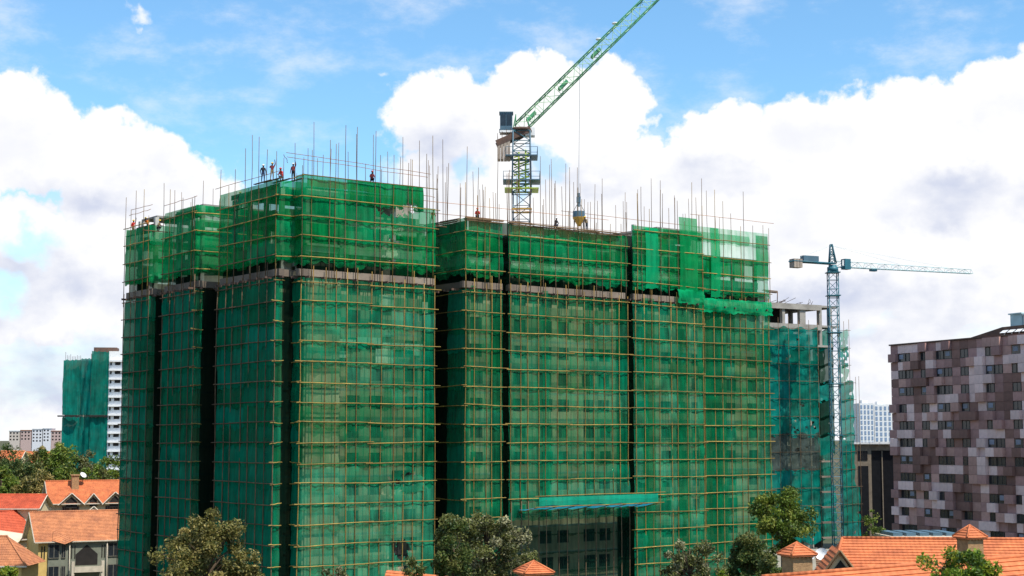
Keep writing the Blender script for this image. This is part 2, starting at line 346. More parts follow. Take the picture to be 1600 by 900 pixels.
# ------------------------------------------------------------------ main building: local frame u (right face), v (left face)
CX, CY = -21.6, 158.0; ANG = math.atan2(0.604, 0.797)
UU = Vector((math.cos(ANG), math.sin(ANG))); VV = Vector((-math.sin(ANG), math.cos(ANG)))
def B(u, v, z=0.0): p = Vector((CX, CY)) + UU * u + VV * v; return Vector((p.x, p.y, z))
def pxof(u, v, dz=5.0):
    p = B(u, v); return 800 + F_PX * p.x / (p.y * CP + dz * SP)
def solve(fn, target, lo, hi):
    a = fn(lo) < target
    for _ in range(60):
        m = (lo + hi) / 2
        if (fn(m) < target) == a: lo = m
        else: hi = m
    return (lo + hi) / 2
def us(px, v=0.0): return solve(lambda u: pxof(u, v), px, -10, 120)
def vs(px, u=0.0): return solve(lambda v: pxof(u, v), px, -10, 120)

uL1, uL2, uL3 = -3.6, -3.3, -2.1
REC = 6.0
vL1a, vL1b = vs(190, uL1), vs(229, uL1)
vL2a, vL2b = vs(250, uL2), vs(302, uL2)
vL3a, vL3b = vs(337, uL3), vs(428, uL3)
vR0 = 1.8
uR0 = us(680); uR1 = us(727); SL = 0.85
uS1 = us(791); uS2 = us(987); uR2 = us(1100); uR3 = us(1205, 1.0)
# outline of the outer scaffold face, anticlockwise, starting at the far left end.  (u, v, name of the run that STARTS here)
OUT = [(uL1, vL1a, 'L1'), (uL1, vL1b, 'L1s'), (REC, vL1b, 'rec1'), (REC, vL2a, 'x'), (uL2, vL2a, 'L2'), (uL2, vL2b, 'L2s'),
       (REC, vL2b, 'rec2'), (REC, vL3a, 'x'), (uL3, vL3a, 'L3'), (uL3, vL3b, 'L3s'), (REC, vL3b, 'rec3'), (REC, vR0, 'x'),
       (0, vR0, 'R0l'), (0, 0, 'R0'), (uR0, 0, 'x'), (uR0, 8.0, 'rec4'), (uR1, 8.0, 'R1l'), (uR1, 0, 'R1'),
       (uS1 - SL/2, 0, 'x'), (uS1 - SL/2, 4.5, 'slit'), (uS1 + SL/2, 4.5, 'sl'), (uS1 + SL/2, 0, 'R1b'),
       (uS2 - SL/2, 0, 'x'), (uS2 - SL/2, 4.5, 'slit'), (uS2 + SL/2, 4.5, 'sl'), (uS2 + SL/2, 0, 'R2'),
       (uR2, 0, 'x'), (uR2, 1.0, 'R3'), (uR3, 1.0, 'end'), (uR3, vL1a, 'rear')]
NO = len(OUT)
def edge(i):
    a = Vector(OUT[i][:2]); b = Vector(OUT[(i + 1) % NO][:2]); d = b - a; L = d.length; d = d / L
    return a, d, L, Vector((d.y, -d.x))
NORM = [edge(i)[3] for i in range(NO)]
def inset(off):
    r = []
    for i in range(NO):
        p = Vector(OUT[i][:2]); r.append(p - off * (NORM[i - 1] + NORM[i]))
    return r
WALL = inset(1.05)
TOPZ = {'L1': 46.8, 'L1s': 46.8, 'rec1': 46.8, 'L2': 47.8, 'L2s': 47.8, 'rec2': 47.5, 'L3': 48.6, 'L3s': 48.6, 'rec3': 48.2,
        'R0l': 49.2, 'R0': 49.2, 'rec4': 46.3, 'R1l': 46.4, 'R1': 46.2, 'R1b': 46.2, 'R2': 47.6, 'R3': 48.6}
ZL = 39.2                                   # the ledge level
LEV = [ZL - 3.0 * k for k in range(14)]      # floor levels, 39.2 .. 0.2

bld = empty('unfinished_apartment_block', B(0, 0), ANG,
            'large unfinished apartment block wrapped in green safety netting at the centre', 'building')
poly = [(p.x, p.y) for p in WALL]
for k, z in enumerate([48.2, 45.2, 42.2] + LEV):
    if z == 48.2:
        lw = [p for p in inset(1.32)]
        # roof slabs only over the left wing, the corner tower and the right wing
        for q in ([(uL1 + 1.4, vL1a - 1.4), (uL1 + 1.4, vL1b + 1.3), (9, vL1b + 1.3), (9, vL1a - 1.4)],
                  [(uL2 + 1.4, vL2a - 1.4), (uL2 + 1.4, vL2b + 1.3), (9, vL2b + 1.3), (9, vL2a - 1.4)],
                  [(uL3 + 1.4, vL3a - 1.4), (uL3 + 1.4, vL3b + 1.3), (9, vL3b + 1.3), (9, vL3a - 1.4)],
                  [(1.4, 1.4), (uR0 - 3.6, 1.4), (uR0 - 3.6, 8), (1.4, 8)],
                  [(uS2 + 6.5, 2.4), (uR2 + 2, 2.4), (uR2 + 2, 12), (uS2 + 6.5, 12)]):
            s = MB(); s.prism(q, z - 0.22, z); s.build('roof_slab', M['conc'], bld)
        continue
    s = MB(); s.prism(poly, z - 0.24, z); s.build('floor_slab', M['conc_lt'] if z > 40 else M['conc'], bld)
core = MB(); core.prism([(9, 9), (uR3 - 9, 9), (uR3 - 9, vL1a - 9), (9, vL1a - 9)], 0, 45.0); core.build('core_wall', M['block'], bld)
for (u0, u1, v0, v1, z0, z1) in ((7.5, 15, vL3b + 1, vL1a - 2, 45.21, 47.95), (5, uR0 - 5, 4.5, 9, 45.21, 47.95), (uR1 + 3, uS2 - 2, 8, 16, 45.21, 45.9), (uS2 + 7, uR2, 5, 9, 45.21, 47.9), (uR2 + .5, uR3 - 5, 6, 10, 39.3, 45.9)):
    m = MB(); m.b2((u0, v0, z0), (u1, v1, z1)); m.build('partition_wall', M['block'], bld)
for i in range(NO):       # plywood side forms of the roof slab
    nm = OUT[i][2]
    if nm not in ('R1', 'R1b', 'R2', 'L1', 'L2', 'L3', 'R1l', 'R0', 'R0l'): continue
    a = WALL[i]; b = WALL[(i + 1) % NO]; d = (b - a); L = d.length; d /= L; nrm = Vector((d.y, -d.x)); n = max(1, round(L / 2.4))
    zb_, zt_ = (45.21, 46.25) if nm in ('R1', 'R1b', 'R1l') else (46.3, 47.2) if nm == 'L1' else (46.6, 47.7) if nm == 'L2' else (48.22, 49.0) if nm in ('R0', 'R0l') else (47.96, 48.5) if nm == 'L3' else (46.0, 47.2)
    for j in range(n):
        if nm == 'R0' and j >= n - 2: continue
        c = a + d * L * (j + .5) / n + nrm * .12; m = MB(); m.box((c.x, c.y, (zb_ + zt_) / 2 + rnd.uniform(-.05, .05)), (L / n - .04, .05, zt_ - zb_), 0, math.atan2(d.y, d.x)); m.build('formwork_panel', M['plank'], bld)

# windows shared by all lower storeys
wm = MB(); ww, wh = 1.7, 1.45
for (x0, x1, z0, z1) in ((-ww/2, -ww/2 + .07, 0, wh), (ww/2 - .07, ww/2, 0, wh), (-ww/2 + .07, ww/2 - .07, 0, .07), (-ww/2 + .07, ww/2 - .07, wh - .07, wh), (-.03, .03, .07, wh - .07)):
    wm.b2((x0, -.04, z0), (x1, .04, z1), 0)
wm.b2((-ww/2 + .05, -.012, .05), (ww/2 - .05, .012, wh - .05), 1)
WIN = wm.mesh('window', [M['frame'], M['glass']])
MAINRUN = {'L1': 6, 'L2': 6, 'L3': 5.5, 'R0': 3.4, 'R1': 3.6, 'R1b': 3.35, 'R2': 3.4, 'R3': 3.6}
T = 0.2
for i in range(NO):
    nm = OUT[i][2]
    a = WALL[i]; b = WALL[(i + 1) % NO]; d = b - a; L = d.length; d = d / L; nrm = Vector((d.y, -d.x)); rz = math.atan2(d.y, d.x)
    w = MB()
    def put(s0, s1, z0, z1):
        c = a + d * (s0 + s1) / 2 - nrm * T / 2; w.box((c.x, c.y, (z0 + z1) / 2), (s1 - s0, T, z1 - z0), 0, rz)
    sp = MAINRUN.get(nm)
    for k in range(1, 14):
        z0 = LEV[k] + .003; z1 = LEV[k - 1] - 0.243
        if sp is None or L < 3.0: put(0, L, z0, z1); continue
        n = max(1, round(L / sp)); st = L / n; cur = 0.0; sill = z0 + 0.85; head = sill + wh
        put(0, L, z0, sill); put(0, L, head, z1)
        for j in range(n):
            cs = st * (j + 0.5) + (0.35 if j % 2 else -0.35) + rnd.uniform(-.12, .12); put(cur, cs - ww / 2, sill, head); cur = cs + ww / 2
            if z0 > 3.3:
                c = a + d * cs - nrm * 0.1; link('window', WIN, bld, (c.x, c.y, sill), rz)
        put(cur, L, sill, head)
    w.build('outer_wall', M['plaster'], bld)
    # raw concrete frame of the storeys above the ledge
    if nm in ('x', 'sl', 'slit', 'end', 'rear') : continue
    n = max(1, round(L / 3.9))
    for lv, zt in ((39.2, 42.2), (42.2, 45.2), (45.2, 48.2)):
        if lv == 45.2 and nm in ('R1', 'R1b', 'rec4', 'R1l', 'R3'): continue
        for j in range(n + 1):
            if lv == 45.2 and nm == 'R0' and j == n: continue
            s_ = min(max(L * j / n, .25), L - .25)
            if L < 1.2: continue
            c = a + d * s_ - nrm * 0.3; m = MB(); m.box((c.x, c.y, (lv + zt - .24) / 2 + .001), (.42, .42, zt - .24 - lv - .004), 0, rz); m.build('column', M['conc_lt'], bld)
        if L > 2 and not (lv == 45.2 and nm not in ('R0', 'L3', 'L2')):
            m = MB(); c = a + d * L / 2 - nrm * 0.12; m.box((c.x, c.y, zt - .56), (L - .02, .22, .62), 0, rz); m.build('edge_beam', M['board_white'] if nm in ('R1', 'R1b', 'R2') else M['conc_lt'], bld)
        # part-built block infill
        for j in range(n):
            if L < 3 or rnd.random() < 0.35: continue
            s0 = L * j / n + .25; s1 = L * (j + 1) / n - .25
            if rnd.random() < .5: s1 = s0 + (s1 - s0) * .5
            h = rnd.choice((0.9, 1.1, 2.3)) if lv < 45 else 0.7
            c = a + d * (s0 + s1) / 2 - nrm * 0.35; m = MB(); m.box((c.x, c.y, lv + h / 2 + .002), (s1 - s0, .18, h), 0, rz); m.build('block_infill', M['block'], bld)

# concrete ledge with projecting beams between old and new netting
for i in range(NO):
    nm = OUT[i][2]
    if nm in ('x', 'sl', 'slit', 'end', 'rear'): continue
    a, d, L, nrm = edge(i); rz = math.atan2(d.y, d.x)
    if L < 1.5: continue
    s0 = -0.1 if nm in ('R0l', 'R1l', 'L3s', 'L2s', 'L1s') else 0.1
    c = a + d * (L / 2) - nrm * 0.62
    m = MB(); m.box((c.x, c.y, 39.02), (L + (.3 if nm in ('R0', 'R1', 'L3', 'L2', 'L1') else -.4), .6, .72), 0, rz)
    m.build('concrete_ledge', M['ledge'], bld)
    for s_ in [x * 1.9 + 0.6 for x in range(int((L - .6) / 1.9) + 1)]:
        c = a + d * s_ - nrm * 0.15; m = MB(); m.box((c.x, c.y, 38.52), (.12, 1.2 + rnd.random() * .6, .22), 0, rz); m.build('cantilever_beam', M['rust'], bld)

# ------------------------------------------------------------------ scaffold round the main building
scf = empty('pole_scaffold', B(0, 0), ANG,
            'tall timber pole scaffold hung with green netting round the big unfinished block', 'scaffold')
def wob(p0, p1, n, amp, r0, r1=None):
    r1 = r1 or r0; p0 = Vector(p0); p1 = Vector(p1); m = MB(); pts = []; rs = []
    for k in range(n + 1):
        t = k / n; p = p0.lerp(p1, t)
        if 0 < k < n: p += Vector((rnd.uniform(-amp, amp), rnd.uniform(-amp, amp), rnd.uniform(-amp, amp) if abs(p1.z - p0.z) < 2 else 0))
        pts.append(p); rs.append(r0 + (r1 - r0) * t)
    m.tube(pts, rs, 5); return m
POLEM = ('R0', 'R1', 'R1b', 'R2', 'R3', 'L1', 'L2', 'L3')
ROW = [38.1 - 2.07 * k for k in range(18)]
UPR = [40.7, 42.8, 44.9, 47.0, 49.1]
def sub(L, step):
    n = max(1, round(L / step)); return [L * k / n for k in range(n + 1)]
for i in range(NO):
    nm = OUT[i][2]
    if nm not in TOPZ: continue
    a, d, L, nrm = edge(i); top = TOPZ[nm]
    step = 1.42 if nm[0] == 'R' else 1.75
    inn = 0.0
    P3 = lambda s_, o, z: (a.x + d.x * s_ + nrm.x * (o + (inn if z < 41.5 else 0)), a.y + d.y * s_ + nrm.y * (o + (inn if z < 41.5 else 0)), z)
    ss = sub(L, step)
    if nm not in POLEM: ss = []
    for s_ in ss:
        s2 = min(max(s_ + rnd.uniform(-.34, .34), 0.02), L - .02)
        if nm == 'R1b': wob(P3(s2 + .12, -.05, 0), P3(s2 + .12, -.05, 15.2), 3, .04, .055, .05).build('standard_pole', M['pole_dk'], scf)  # lower lengths darker: the fan's shade put into the pole colour
        wob(P3(s2 + rnd.uniform(-.15, .15), 0.0, 13.8 if nm == 'R1b' else 0), P3(s2, 0.0, 38.6 + rnd.uniform(0.1, 1.6)), 7, .05, .058, .05).build('standard_pole', M['pole'] if nm[0] == 'R' else M['pole_dk'], scf)  # left runs use the dark pole, their shade put into colour
        s3 = min(max(s2 + rnd.choice((-.3, .3)), 0), L)
        ht = rnd.choice((0.6, 2.0, 3.2, 4.2, 5.5)) + rnd.random()
        wob(P3(s3, 0.05, 38.4 - rnd.random()), P3(s3 + rnd.uniform(-.12, .12), 0.05, top + ht), 5, .04, .05, .032).build('standard_pole', M['pole'] if rnd.random() < .5 else M['pole_dk'], scf)
    # ledgers
    def ledger(z, s0, s1, o, mt):
        wob(P3(s0, o, z + rnd.uniform(-.13, .13)), P3(s1, o, z + rnd.uniform(-.13, .13)), 5, .035, .062, .05).build('ledger_pole', mt if nm[0] == 'R' or nm in ('L3s', 'L2s') or z > 41 else M['pole_dk'], scf)  # low left ledgers dark as well, shade painted into their colour
    if nm in POLEM or nm in ('R0l', 'R1l', 'L3s', 'L2s'):
        npc = max(1, round(L / 10.5)) if nm in POLEM else 1
        for z in ROW[:16] if nm in POLEM else ROW[:15]:
            if nm == 'R1b' and z < 14.2: continue
            for j in range(npc):
                o0 = .5 if j == 0 else .35
                ledger(z, L * j / npc - o0 * rnd.uniform(.4, 1.4), (L * (j + 1) / npc + .5 * rnd.uniform(.2, 1.4)) if nm not in ('L3s', 'L2s') else 1.0, .09 + .03 * (j % 2), M['ledger'])
        for z in UPR:
            if z < top + .3:
                ledger(z, -.4 * rnd.random(), L + .5 * rnd.random(), .13, M['ledger'])
# ---- net sheets
def net_sheet(i, s0, s1, zt, zb, mt, sag=0.09, scal=0.14, holes=(), name='net_sheet', outw=0.0, ns=None, loose=0.0):
    a, d, L, nrm = edge(i); w = s1 - s0; nx = ns or max(3, int(w / .33)); nz = max(4, int((zt - zb) / .33))
    holes = [h for h in holes if s0 - 2 < h[0] < s1 + 2 and zb - 1 < h[1] < zt + 1]
    if holes: nx = int(w / .13); nz = int((zt - zb) / .13)
    m = MB(); ph = [rnd.uniform(0, 6.28) for _ in range(8)]; idx = {}
    for r in range(nz + 1):
        t = r / nz
        for c in range(nx + 1):
            f = c / nx; s_ = s0 + w * f
            z = zt + (zb - zt) * t
            sc = abs(math.sin(s_ / 1.42 * math.pi + ph[0] * .3))
            z += -t * t * scal * (sc + .6 * math.sin(s_ * 1.3 + ph[1])) * 1.0
            bil = math.sin(math.pi * t) * sag * (0.6 + 0.5 * math.sin(s_ * .9 + ph[2]) + .5 * math.sin(s_ * 2.3 + ph[3]))
            fold = 0.035 * math.sin(s_ * 6.1 + ph[4] + 1.5 * math.sin(t * 2 + ph[5])) + 0.03 * math.sin(s_ * 3.3 + 4 * t + ph[6])
            o = -0.20 + 0.10 * t + bil + fold * (0.4 + t) + outw
            if loose: o += loose * math.sin(5 * t * 3.14 + s_ * 1.1 + ph[7]) * .5 + rnd.uniform(-loose, loose) * .3; z += rnd.uniform(-loose, loose) * .3
            idx[r, c] = len(m.v); m.v.append((a.x + d.x * s_ + nrm.x * o, a.y + d.y * s_ + nrm.y * o, z))
    for r in range(nz):
        for c in range(nx):
            s_ = s0 + w * (c + .5) / nx; z = zt + (zb - zt) * (r + .5) / nz
            if any(((s_ - hx) / rx) ** 2 + ((z - hz) / rz_) ** 2 < 1 + .45 * math.sin(7 * s_ + 5 * z) + .3 * math.sin(17 * s_ - 13 * z) for hx, hz, rx, rz_ in holes): continue
            m.f.append((idx[r, c], idx[r + 1, c], idx[r + 1, c + 1], idx[r, c + 1])); m.m.append(0); m.sm.append(True)
    return m.build(name, mt, scf)
def zpx(py, i, s_):      # height at photo row py on run i
    a, d, L, nrm = edge(i); q = a + d * s_; w = B(q.x, q.y); return at(800, py, w.y).z
for i in range(NO):
    nm = OUT[i][2]
    if nm not in TOPZ: continue
    a, d, L, nrm = edge(i); top = TOPZ[nm]
    if L < .5: continue
    npc = max(1, round(L / 6.5))
    holes = []
    if nm == 'R0':
        for (px, py, rx, rz_) in ((640, 745, .9, .45), (622, 752, .5, .3), (630, 858, 1.0, 1.0), (612, 748, .25, .25), (648, 722, .5, .14), (655, 748, .9, .25), (618, 850, .3, .5), (634, 890, .8, .6)):
            s_ = us(px); holes.append((s_, zpx(py, i, s_), rx, rz_))
    if nm == 'R2':
        for (px, py, rx, rz_) in ((1110, 690, .35, .5),): s_ = us(px); holes.append((s_ - a.x, zpx(py, i, s_ - a.x), rx, rz_))
    if nm in ('R0', 'R1', 'R1b', 'R2', 'R3', 'L1', 'L2', 'L3', 'R0l', 'R1l'):      # dark backing, shade of the gap above the ledge put into its colour
        net_sheet(i, 0, L, 40.95, 39.36, M['gap_shade'], outw=-.5, sag=.02, scal=0)
    COLV = {'R0': ('net_open', 'net', 'net'), 'R1': ('net_open',), 'R1b': ('net', 'net_open', 'net'), 'R2': ('net', 'net_faded'), 'R3': ('net', 'net_open')}
    for k in range(17):
        zt = ROW[k] + .06 + (.35 if k == 0 else 0); zb = ROW[k + 1] - .34
        if nm == 'R1b' and zt < 15.2: break
        DK = nm in ('L1s', 'L2s', 'L3s', 'R1l') or nm[:3] == 'rec'  # recess runs: deeper shade painted as dark sheets past the plain net strip
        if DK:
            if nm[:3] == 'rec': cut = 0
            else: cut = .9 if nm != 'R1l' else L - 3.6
            if nm == 'R1l': parts_ = ((0, cut, 'gap_shade'), (cut, L, 'net_left'))
            elif cut: parts_ = ((0, cut, 'net'), (cut, L, 'gap_shade'))
            else: parts_ = ((0, L, 'gap_shade'),)
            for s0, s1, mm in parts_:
                if mm != 'gap_shade': net_sheet(i, s0, s1, zt, zb, M[mm])
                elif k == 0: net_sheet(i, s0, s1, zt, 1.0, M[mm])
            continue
        for j in range(npc):
            s0 = L * j / npc - (0.12 if j else 0); s1 = L * (j + 1) / npc + .0
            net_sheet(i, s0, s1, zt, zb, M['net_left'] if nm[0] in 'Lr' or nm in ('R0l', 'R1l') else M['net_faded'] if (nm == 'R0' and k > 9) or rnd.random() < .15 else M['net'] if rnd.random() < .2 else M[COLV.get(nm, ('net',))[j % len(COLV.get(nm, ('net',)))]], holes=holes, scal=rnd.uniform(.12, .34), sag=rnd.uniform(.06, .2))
    # new, brighter netting above the ledge
    BAND = [(s_ + rnd.uniform(-.2, .2), 41.85, .75, .30) for s_ in [1.0 + 2.0 * q for q in range(int(L / 2.0))] if rnd.random() < .75]
    if nm in ('R1', 'R1b', 'R2'): net_sheet(i, 0, L, 42.5, 41.2, M['net_thin'], outw=-.06, sag=.02)
    rows = [z for z in UPR if z < top - .2] + [top]
    prev = 40.25
    for k, z in enumerate(rows):
        zb = prev - (.3 if k else 0); lz = .22 if (k == 0 and nm[0] == 'R') else 0.0
        for j in range(npc):
            s0 = L * j / npc - (0.12 if j else 0); s1 = L * (j + 1) / npc
            if nm == 'R0' and k == len(rows) - 1: s1 = L - 1.6
            if nm == 'R3' and k >= len(rows) - 2:
                net_sheet(i, s0, s1, z + .05, zb, M['net_thin']); continue
            net_sheet(i, s0, s1, z + .05, zb, M['net_new_open'] if nm[0] == 'R' and k in (0, 1) and nm != 'R0l' else M['net_new'], sag=.12, scal=.16 + lz, loose=lz * .55,
                      holes=[(L - 5.6, 46.3, 1.9, .55), (L - 3.4, 46.9, .8, .6), (L - 5, 43.4, .9, .4), (L - 5.2, 40.9, .9, .3)] if nm == 'R0' else BAND if nm in ('R1', 'R1b', 'R2') and k == 1 else ())
            if k == 0 and nm in ('R1', 'R1b', 'R2'): continue
        prev = z
for i in range(NO):       # added dark sheets, the shade inside the two slits put into their colour
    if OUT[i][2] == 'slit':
        for k in range(0, 16, 2): net_sheet(i, -1.3, edge(i)[2] + 1.6, 46.5 - 2.9 * k, 46.5 - 2.9 * (k + 2), M['gap_shade'], outw=3.4, ns=4)
iEND = NO - 1
for k in range(0, 17, 4): 
    Lr = edge(iEND)[2]; net_sheet(iEND, Lr - 6, Lr, ROW[k] + .1, ROW[min(k + 4, 17)] - .3, M['net_left'])
for z in (47.0, 44.9, 42.8): net_sheet(iEND, edge(iEND)[2] - 6, edge(iEND)[2], z, z - 2.3, M['net_new'])
iR2 = [k for k in range(NO) if OUT[k][2] == 'R2'][0]; iR3 = iR2 + 2; iR1b = iR2 - 4
# bright overlapping strips and loose bundles at the right wing
for (p0, p1, zt, zb, ii) in ((1063, 1092, 49.3, 39.8, iR2), (1112, 1126, 48.6, 39.8, iR3), (1010, 1030, 47.5, 40.2, iR2)):
    a = edge(ii)[0]; vv = a.y; s0 = us(p0, vv) - a.x; s1 = us(p1, vv) - a.x
    net_sheet(ii, s0, s1, zt, zb, M['net_bright'], outw=.22, sag=.15)
for (p0, p1, zt, zb, ii, mm) in ((848, 858, 38.9, 15.0, iR1b, 'net'), (1060, 1078, 38.9, 8.0, iR2, 'net'), (1100, 1137, 38.4, 8.0, iR3, 'net'), (1005, 1024, 38.9, 8, iR2, 'net'), (736, 744, 38.9, 8, 17, 'net')):
    a = edge(ii)[0]; vv = a.y; s0 = us(p0, vv) - a.x; s1 = us(p1, vv) - a.x
    net_sheet(ii, s0, s1, zt, zb, M[mm], outw=.1, sag=.05, ns=6)
net_sheet(iR2, edge(iR2)[2] - 4.5, edge(iR2)[2], 40.3, 38.6, M['net_bright'], outw=.42, loose=.22, sag=.2)
net_sheet(iR3, -.2, edge(iR3)[2] + .1, 39.6, 37.9, M['net_bright'], outw=.42, loose=.24, sag=.25)
a3, d3, L3_, n3 = edge(iR3)
net_sheet(iR3, L3_ - 2.2, L3_, 48.3, 43.0, M['net_new'], sag=.05)
net_sheet(iR3, 0, L3_ - 1.2, 48.4, 47.3, M['net_new_open'], outw=-2.2, sag=.1)
net_sheet(iR3, 1.2, L3_ - 4.5, 45.0, 42.6, M['net_new'], sag=.05)
aR0, dR0, LR0, nR0 = edge(13)
for (px, py, w_, h_) in ((608, 470, 1.9, 1.3), (606, 556, 2.4, 1.5), (668, 480, .7, 1.2), (655, 548, .8, 1.0), (612, 520, 1.2, .8)):       # pale boards leaning inside the net
    s_ = us(px); z = zpx(py, 13, s_); m = MB(); m.b2((s_ - w_ / 2, .55, z - h_ / 2), (s_ + w_ / 2, .6, z + h_ / 2)); m.build('pale_board', M['board_white'], scf)
for (p0, p1, py) in ((500, 560, 533), (562, 600, 531), (602, 665, 540), (505, 545, 552)):
    z = zpx(py, 13, us(p0)); m = MB(); m.b2((us(p0), .6, z - .35), (us(p1), .68, z + .35)); m.build('pale_board', M['board_white'], scf)
for (px, py, w_, h_) in ((638, 747, 2.6, 1.6), (632, 862, 2.2, 2.4), (652, 725, 1.0, .6)):      # black boxes, darkness behind the torn netting put into their colour
    s_ = us(px); z = zpx(py, 13, s_); m = MB(); m.b2((s_ - w_ / 2, .78, z - h_ / 2), (s_ + w_ / 2, 1.03, z + h_ / 2)); m.build('tear_shade', M['dark'], bld)
net_sheet(13, us(628), us(664), zpx(742, 13, us(640)), zpx(768, 13, us(640)), M['net_faded'], loose=.22, outw=.1)
net_sheet(13, us(600), us(622), zpx(800, 13, us(610)), zpx(835, 13, us(610)), M['net_faded'], loose=.18, outw=.1)
# catch fan above the open bay, and added sheets below with its shade in their colour
aB, dB, LB, nB = edge(iR1b)
m = MB(); n = 16; s0 = 1.2; s1 = LB + 1.0
for k in range(n):
    f0, f1 = k / n, (k + 1) / n
    def q(f, r):
        s_ = s0 + (s1 - s0) * f; o, z = ((0.05, 14.0), (1.9, 14.2), (3.8, 14.6), (3.85, 15.1), (3.82, 15.6))[r]
        return (aB.x + dB.x * s_ + nB.x * o, aB.y + dB.y * s_ + nB.y * o, z + .08 * math.sin(s_ * 1.9 + r) + rnd.uniform(-.02, .02))
    for r in range(4): m.quad([q(f0, r), q(f1, r), q(f1, r + 1), q(f0, r + 1)], 1 if r < 2 else 0, True)
m.build('catch_fan', [M['tarp'], M['tarp_blue']], scf)
for k in range(8):
    s_ = s0 + (s1 - s0) * k / 7
    wob((aB.x + dB.x * s_, aB.y - .1, 13.7), (aB.x + dB.x * s_, aB.y - 3.9, 14.45), 2, .02, .05).build('fan_outrigger', M['pole'], scf)
wob((aB.x + s0 - .6, aB.y - 3.88, 15.65), (aB.x + s1 + 1.2, aB.y - 3.88, 15.75), 4, .04, .05).build('fan_rail', M['ledger'], scf)
wob((aB.x + s0 - .6, aB.y - 3.9, 14.45), (aB.x + s1 + .9, aB.y - 3.9, 14.55), 4, .04, .06).build('fan_rail', M['ledger'], scf)
for k in range(11, 17):
    if ROW[k] < 14.4: net_sheet(iR1b, 0, LB, ROW[k], ROW[k + 1] - .1, M['fan_shade'])

# ---- roof line: formwork boards on the R1 roof edge, scaffold walkways, poles and rails standing against the sky
PL = MB(); PL.b2((-1.9, -.14, -.035), (1.9, .14, .035)); PLM = PL.mesh('formwork_board', M['plank'])
for ii in (17, iR1b, iR2 - 8 + 4):
    pass
for ii in [k for k in range(NO) if OUT[k][2] in ('R1', 'R1b', 'R1l', 'rec4')]:
    a, d, L, nrm = edge(ii); rz = math.atan2(d.y, d.x)
    for lay in range(4):
        s_ = 1.6
        while s_ < L + .2:
            c = a + d * min(s_, max(L - 1.7, L / 2)) - nrm * (-.22 + .30 * (lay % 2) + rnd.uniform(-.08, .08))
            link('formwork_board', PLM, scf, (c.x, c.y, 46.12 + lay * .115 + rnd.uniform(0, .03)), rot=(0, rnd.uniform(-.012, .012), rz + rnd.uniform(-.05, .05)), scale=(min(1, L / 4) * rnd.uniform(.75, 1), 1, 1))
            s_ += 3.3
rp = []
def skypole(u, v, z0, z1):
    wob((u, v, z0), (u + rnd.uniform(-.15, .15), v + rnd.uniform(-.15, .15), z1), 3, .03, .045, .03).build('standard_pole', M['pole_dk'], scf)  # silhouette darkness against the sky put into the pole colour
for k in range(40): skypole(uR1 + .5 + k * (uS2 - uR1) / 39 + rnd.uniform(-.4, .4), 7.5 + rnd.choice((0, 1.2)), 45.2, 47.5 + rnd.choice((3.5, 5.5, 8.0)) + rnd.random())
for k in range(28): skypole(uS2 + k * (uR3 - uS2) / 27 + rnd.uniform(-.4, .4), 10 + rnd.choice((0, 1.2)), 45.2, 49 + rnd.choice((2.5, 4.5, 6)) + rnd.random())
for k in range(20): skypole(1.5 + k * (uR0 + 4) / 19 + rnd.uniform(-.4, .4), 6.5, 45.2, 49.5 + rnd.choice((2, 4, 6)) + rnd.random())
for k in range(14): skypole(5.2, 5 + k * 2.9, 45.2, 49 + rnd.choice((1.5, 3, 4)) + rnd.random())
for (u0, v0, u1, v1, z) in ((uR1 - 4, 7.5, uS2 + 3, 7.5, 49.2), (uR1 - 3, 7.6, uS2 + 6, 7.6, 47.9), (uR0, 6, uR1 + 1, 7.6, 49.6), (2, 7, uR1 + 1, 9, 52.2), (2, 7.2, uR1 + 1.5, 9.2, 52.7), (uS2 - 3, 9.6, uR3 - 4, 9.8, 50.2),
                            (2.2, 7.2, -.6, 3, 51.6), (uL1, vL1a - 1, uL1, vL1b, 48.6), (uL1 + .2, vL1a - 1, uL1 + .2, vL1b, 49.3), (uL3, vL3a + 1, uL3, vL3b - 1, 49.4), (uL2, vL2a, uL2, vL2b, 48.7), (uR2 - 1, 1, uR3 + 1, 1, 50.0)):
    wob((u0, v0, z), (u1, v1, z + rnd.uniform(-.1, .2)), 6, .06, .032).build('guard_rail', M['rail'], scf)
# ------------------------------------------------------------------ tower cranes
def truss(m, p0, p1, w0, w1, n, rc, rb, mt=0, tri=False, upv=None, mb=None):
    """lattice girder between two points, square or triangular section"""
    mb = mt if mb is None else mb
    p0 = Vector(p0); p1 = Vector(p1); d = (p1 - p0).normalized()
    up = upv or Vector((0, 0, 1)); side = d.cross(up).normalized(); up = side.cross(d).normalized()
    cs = ((-.5, -.43), (.5, -.43), (0, .43)) if tri else ((-.5, -.5), (.5, -.5), (.5, .5), (-.5, .5))
    ring = []
    for k in range(n + 1):
        t = k / n; c = p0.lerp(p1, t); w = w0 + (w1 - w0) * t
        ring.append([c + side * a * w + up * b * w for a, b in cs])
    N = len(cs)
    for j in range(N): m.tube([ring[0][j], ring[n][j]], rc, 5, mt)
    for k in range(n + 1):
        for j in range(N):
            m.tube([ring[k][j], ring[k][(j + 1) % N]], rb, 4, mb, False)
            if k < n:
                x, y = (j, (j + 1) % N) if k % 2 else ((j + 1) % N, j)
                m.tube([ring[k][x], ring[k + 1][y]], rb, 4, mb, False)
    return ring
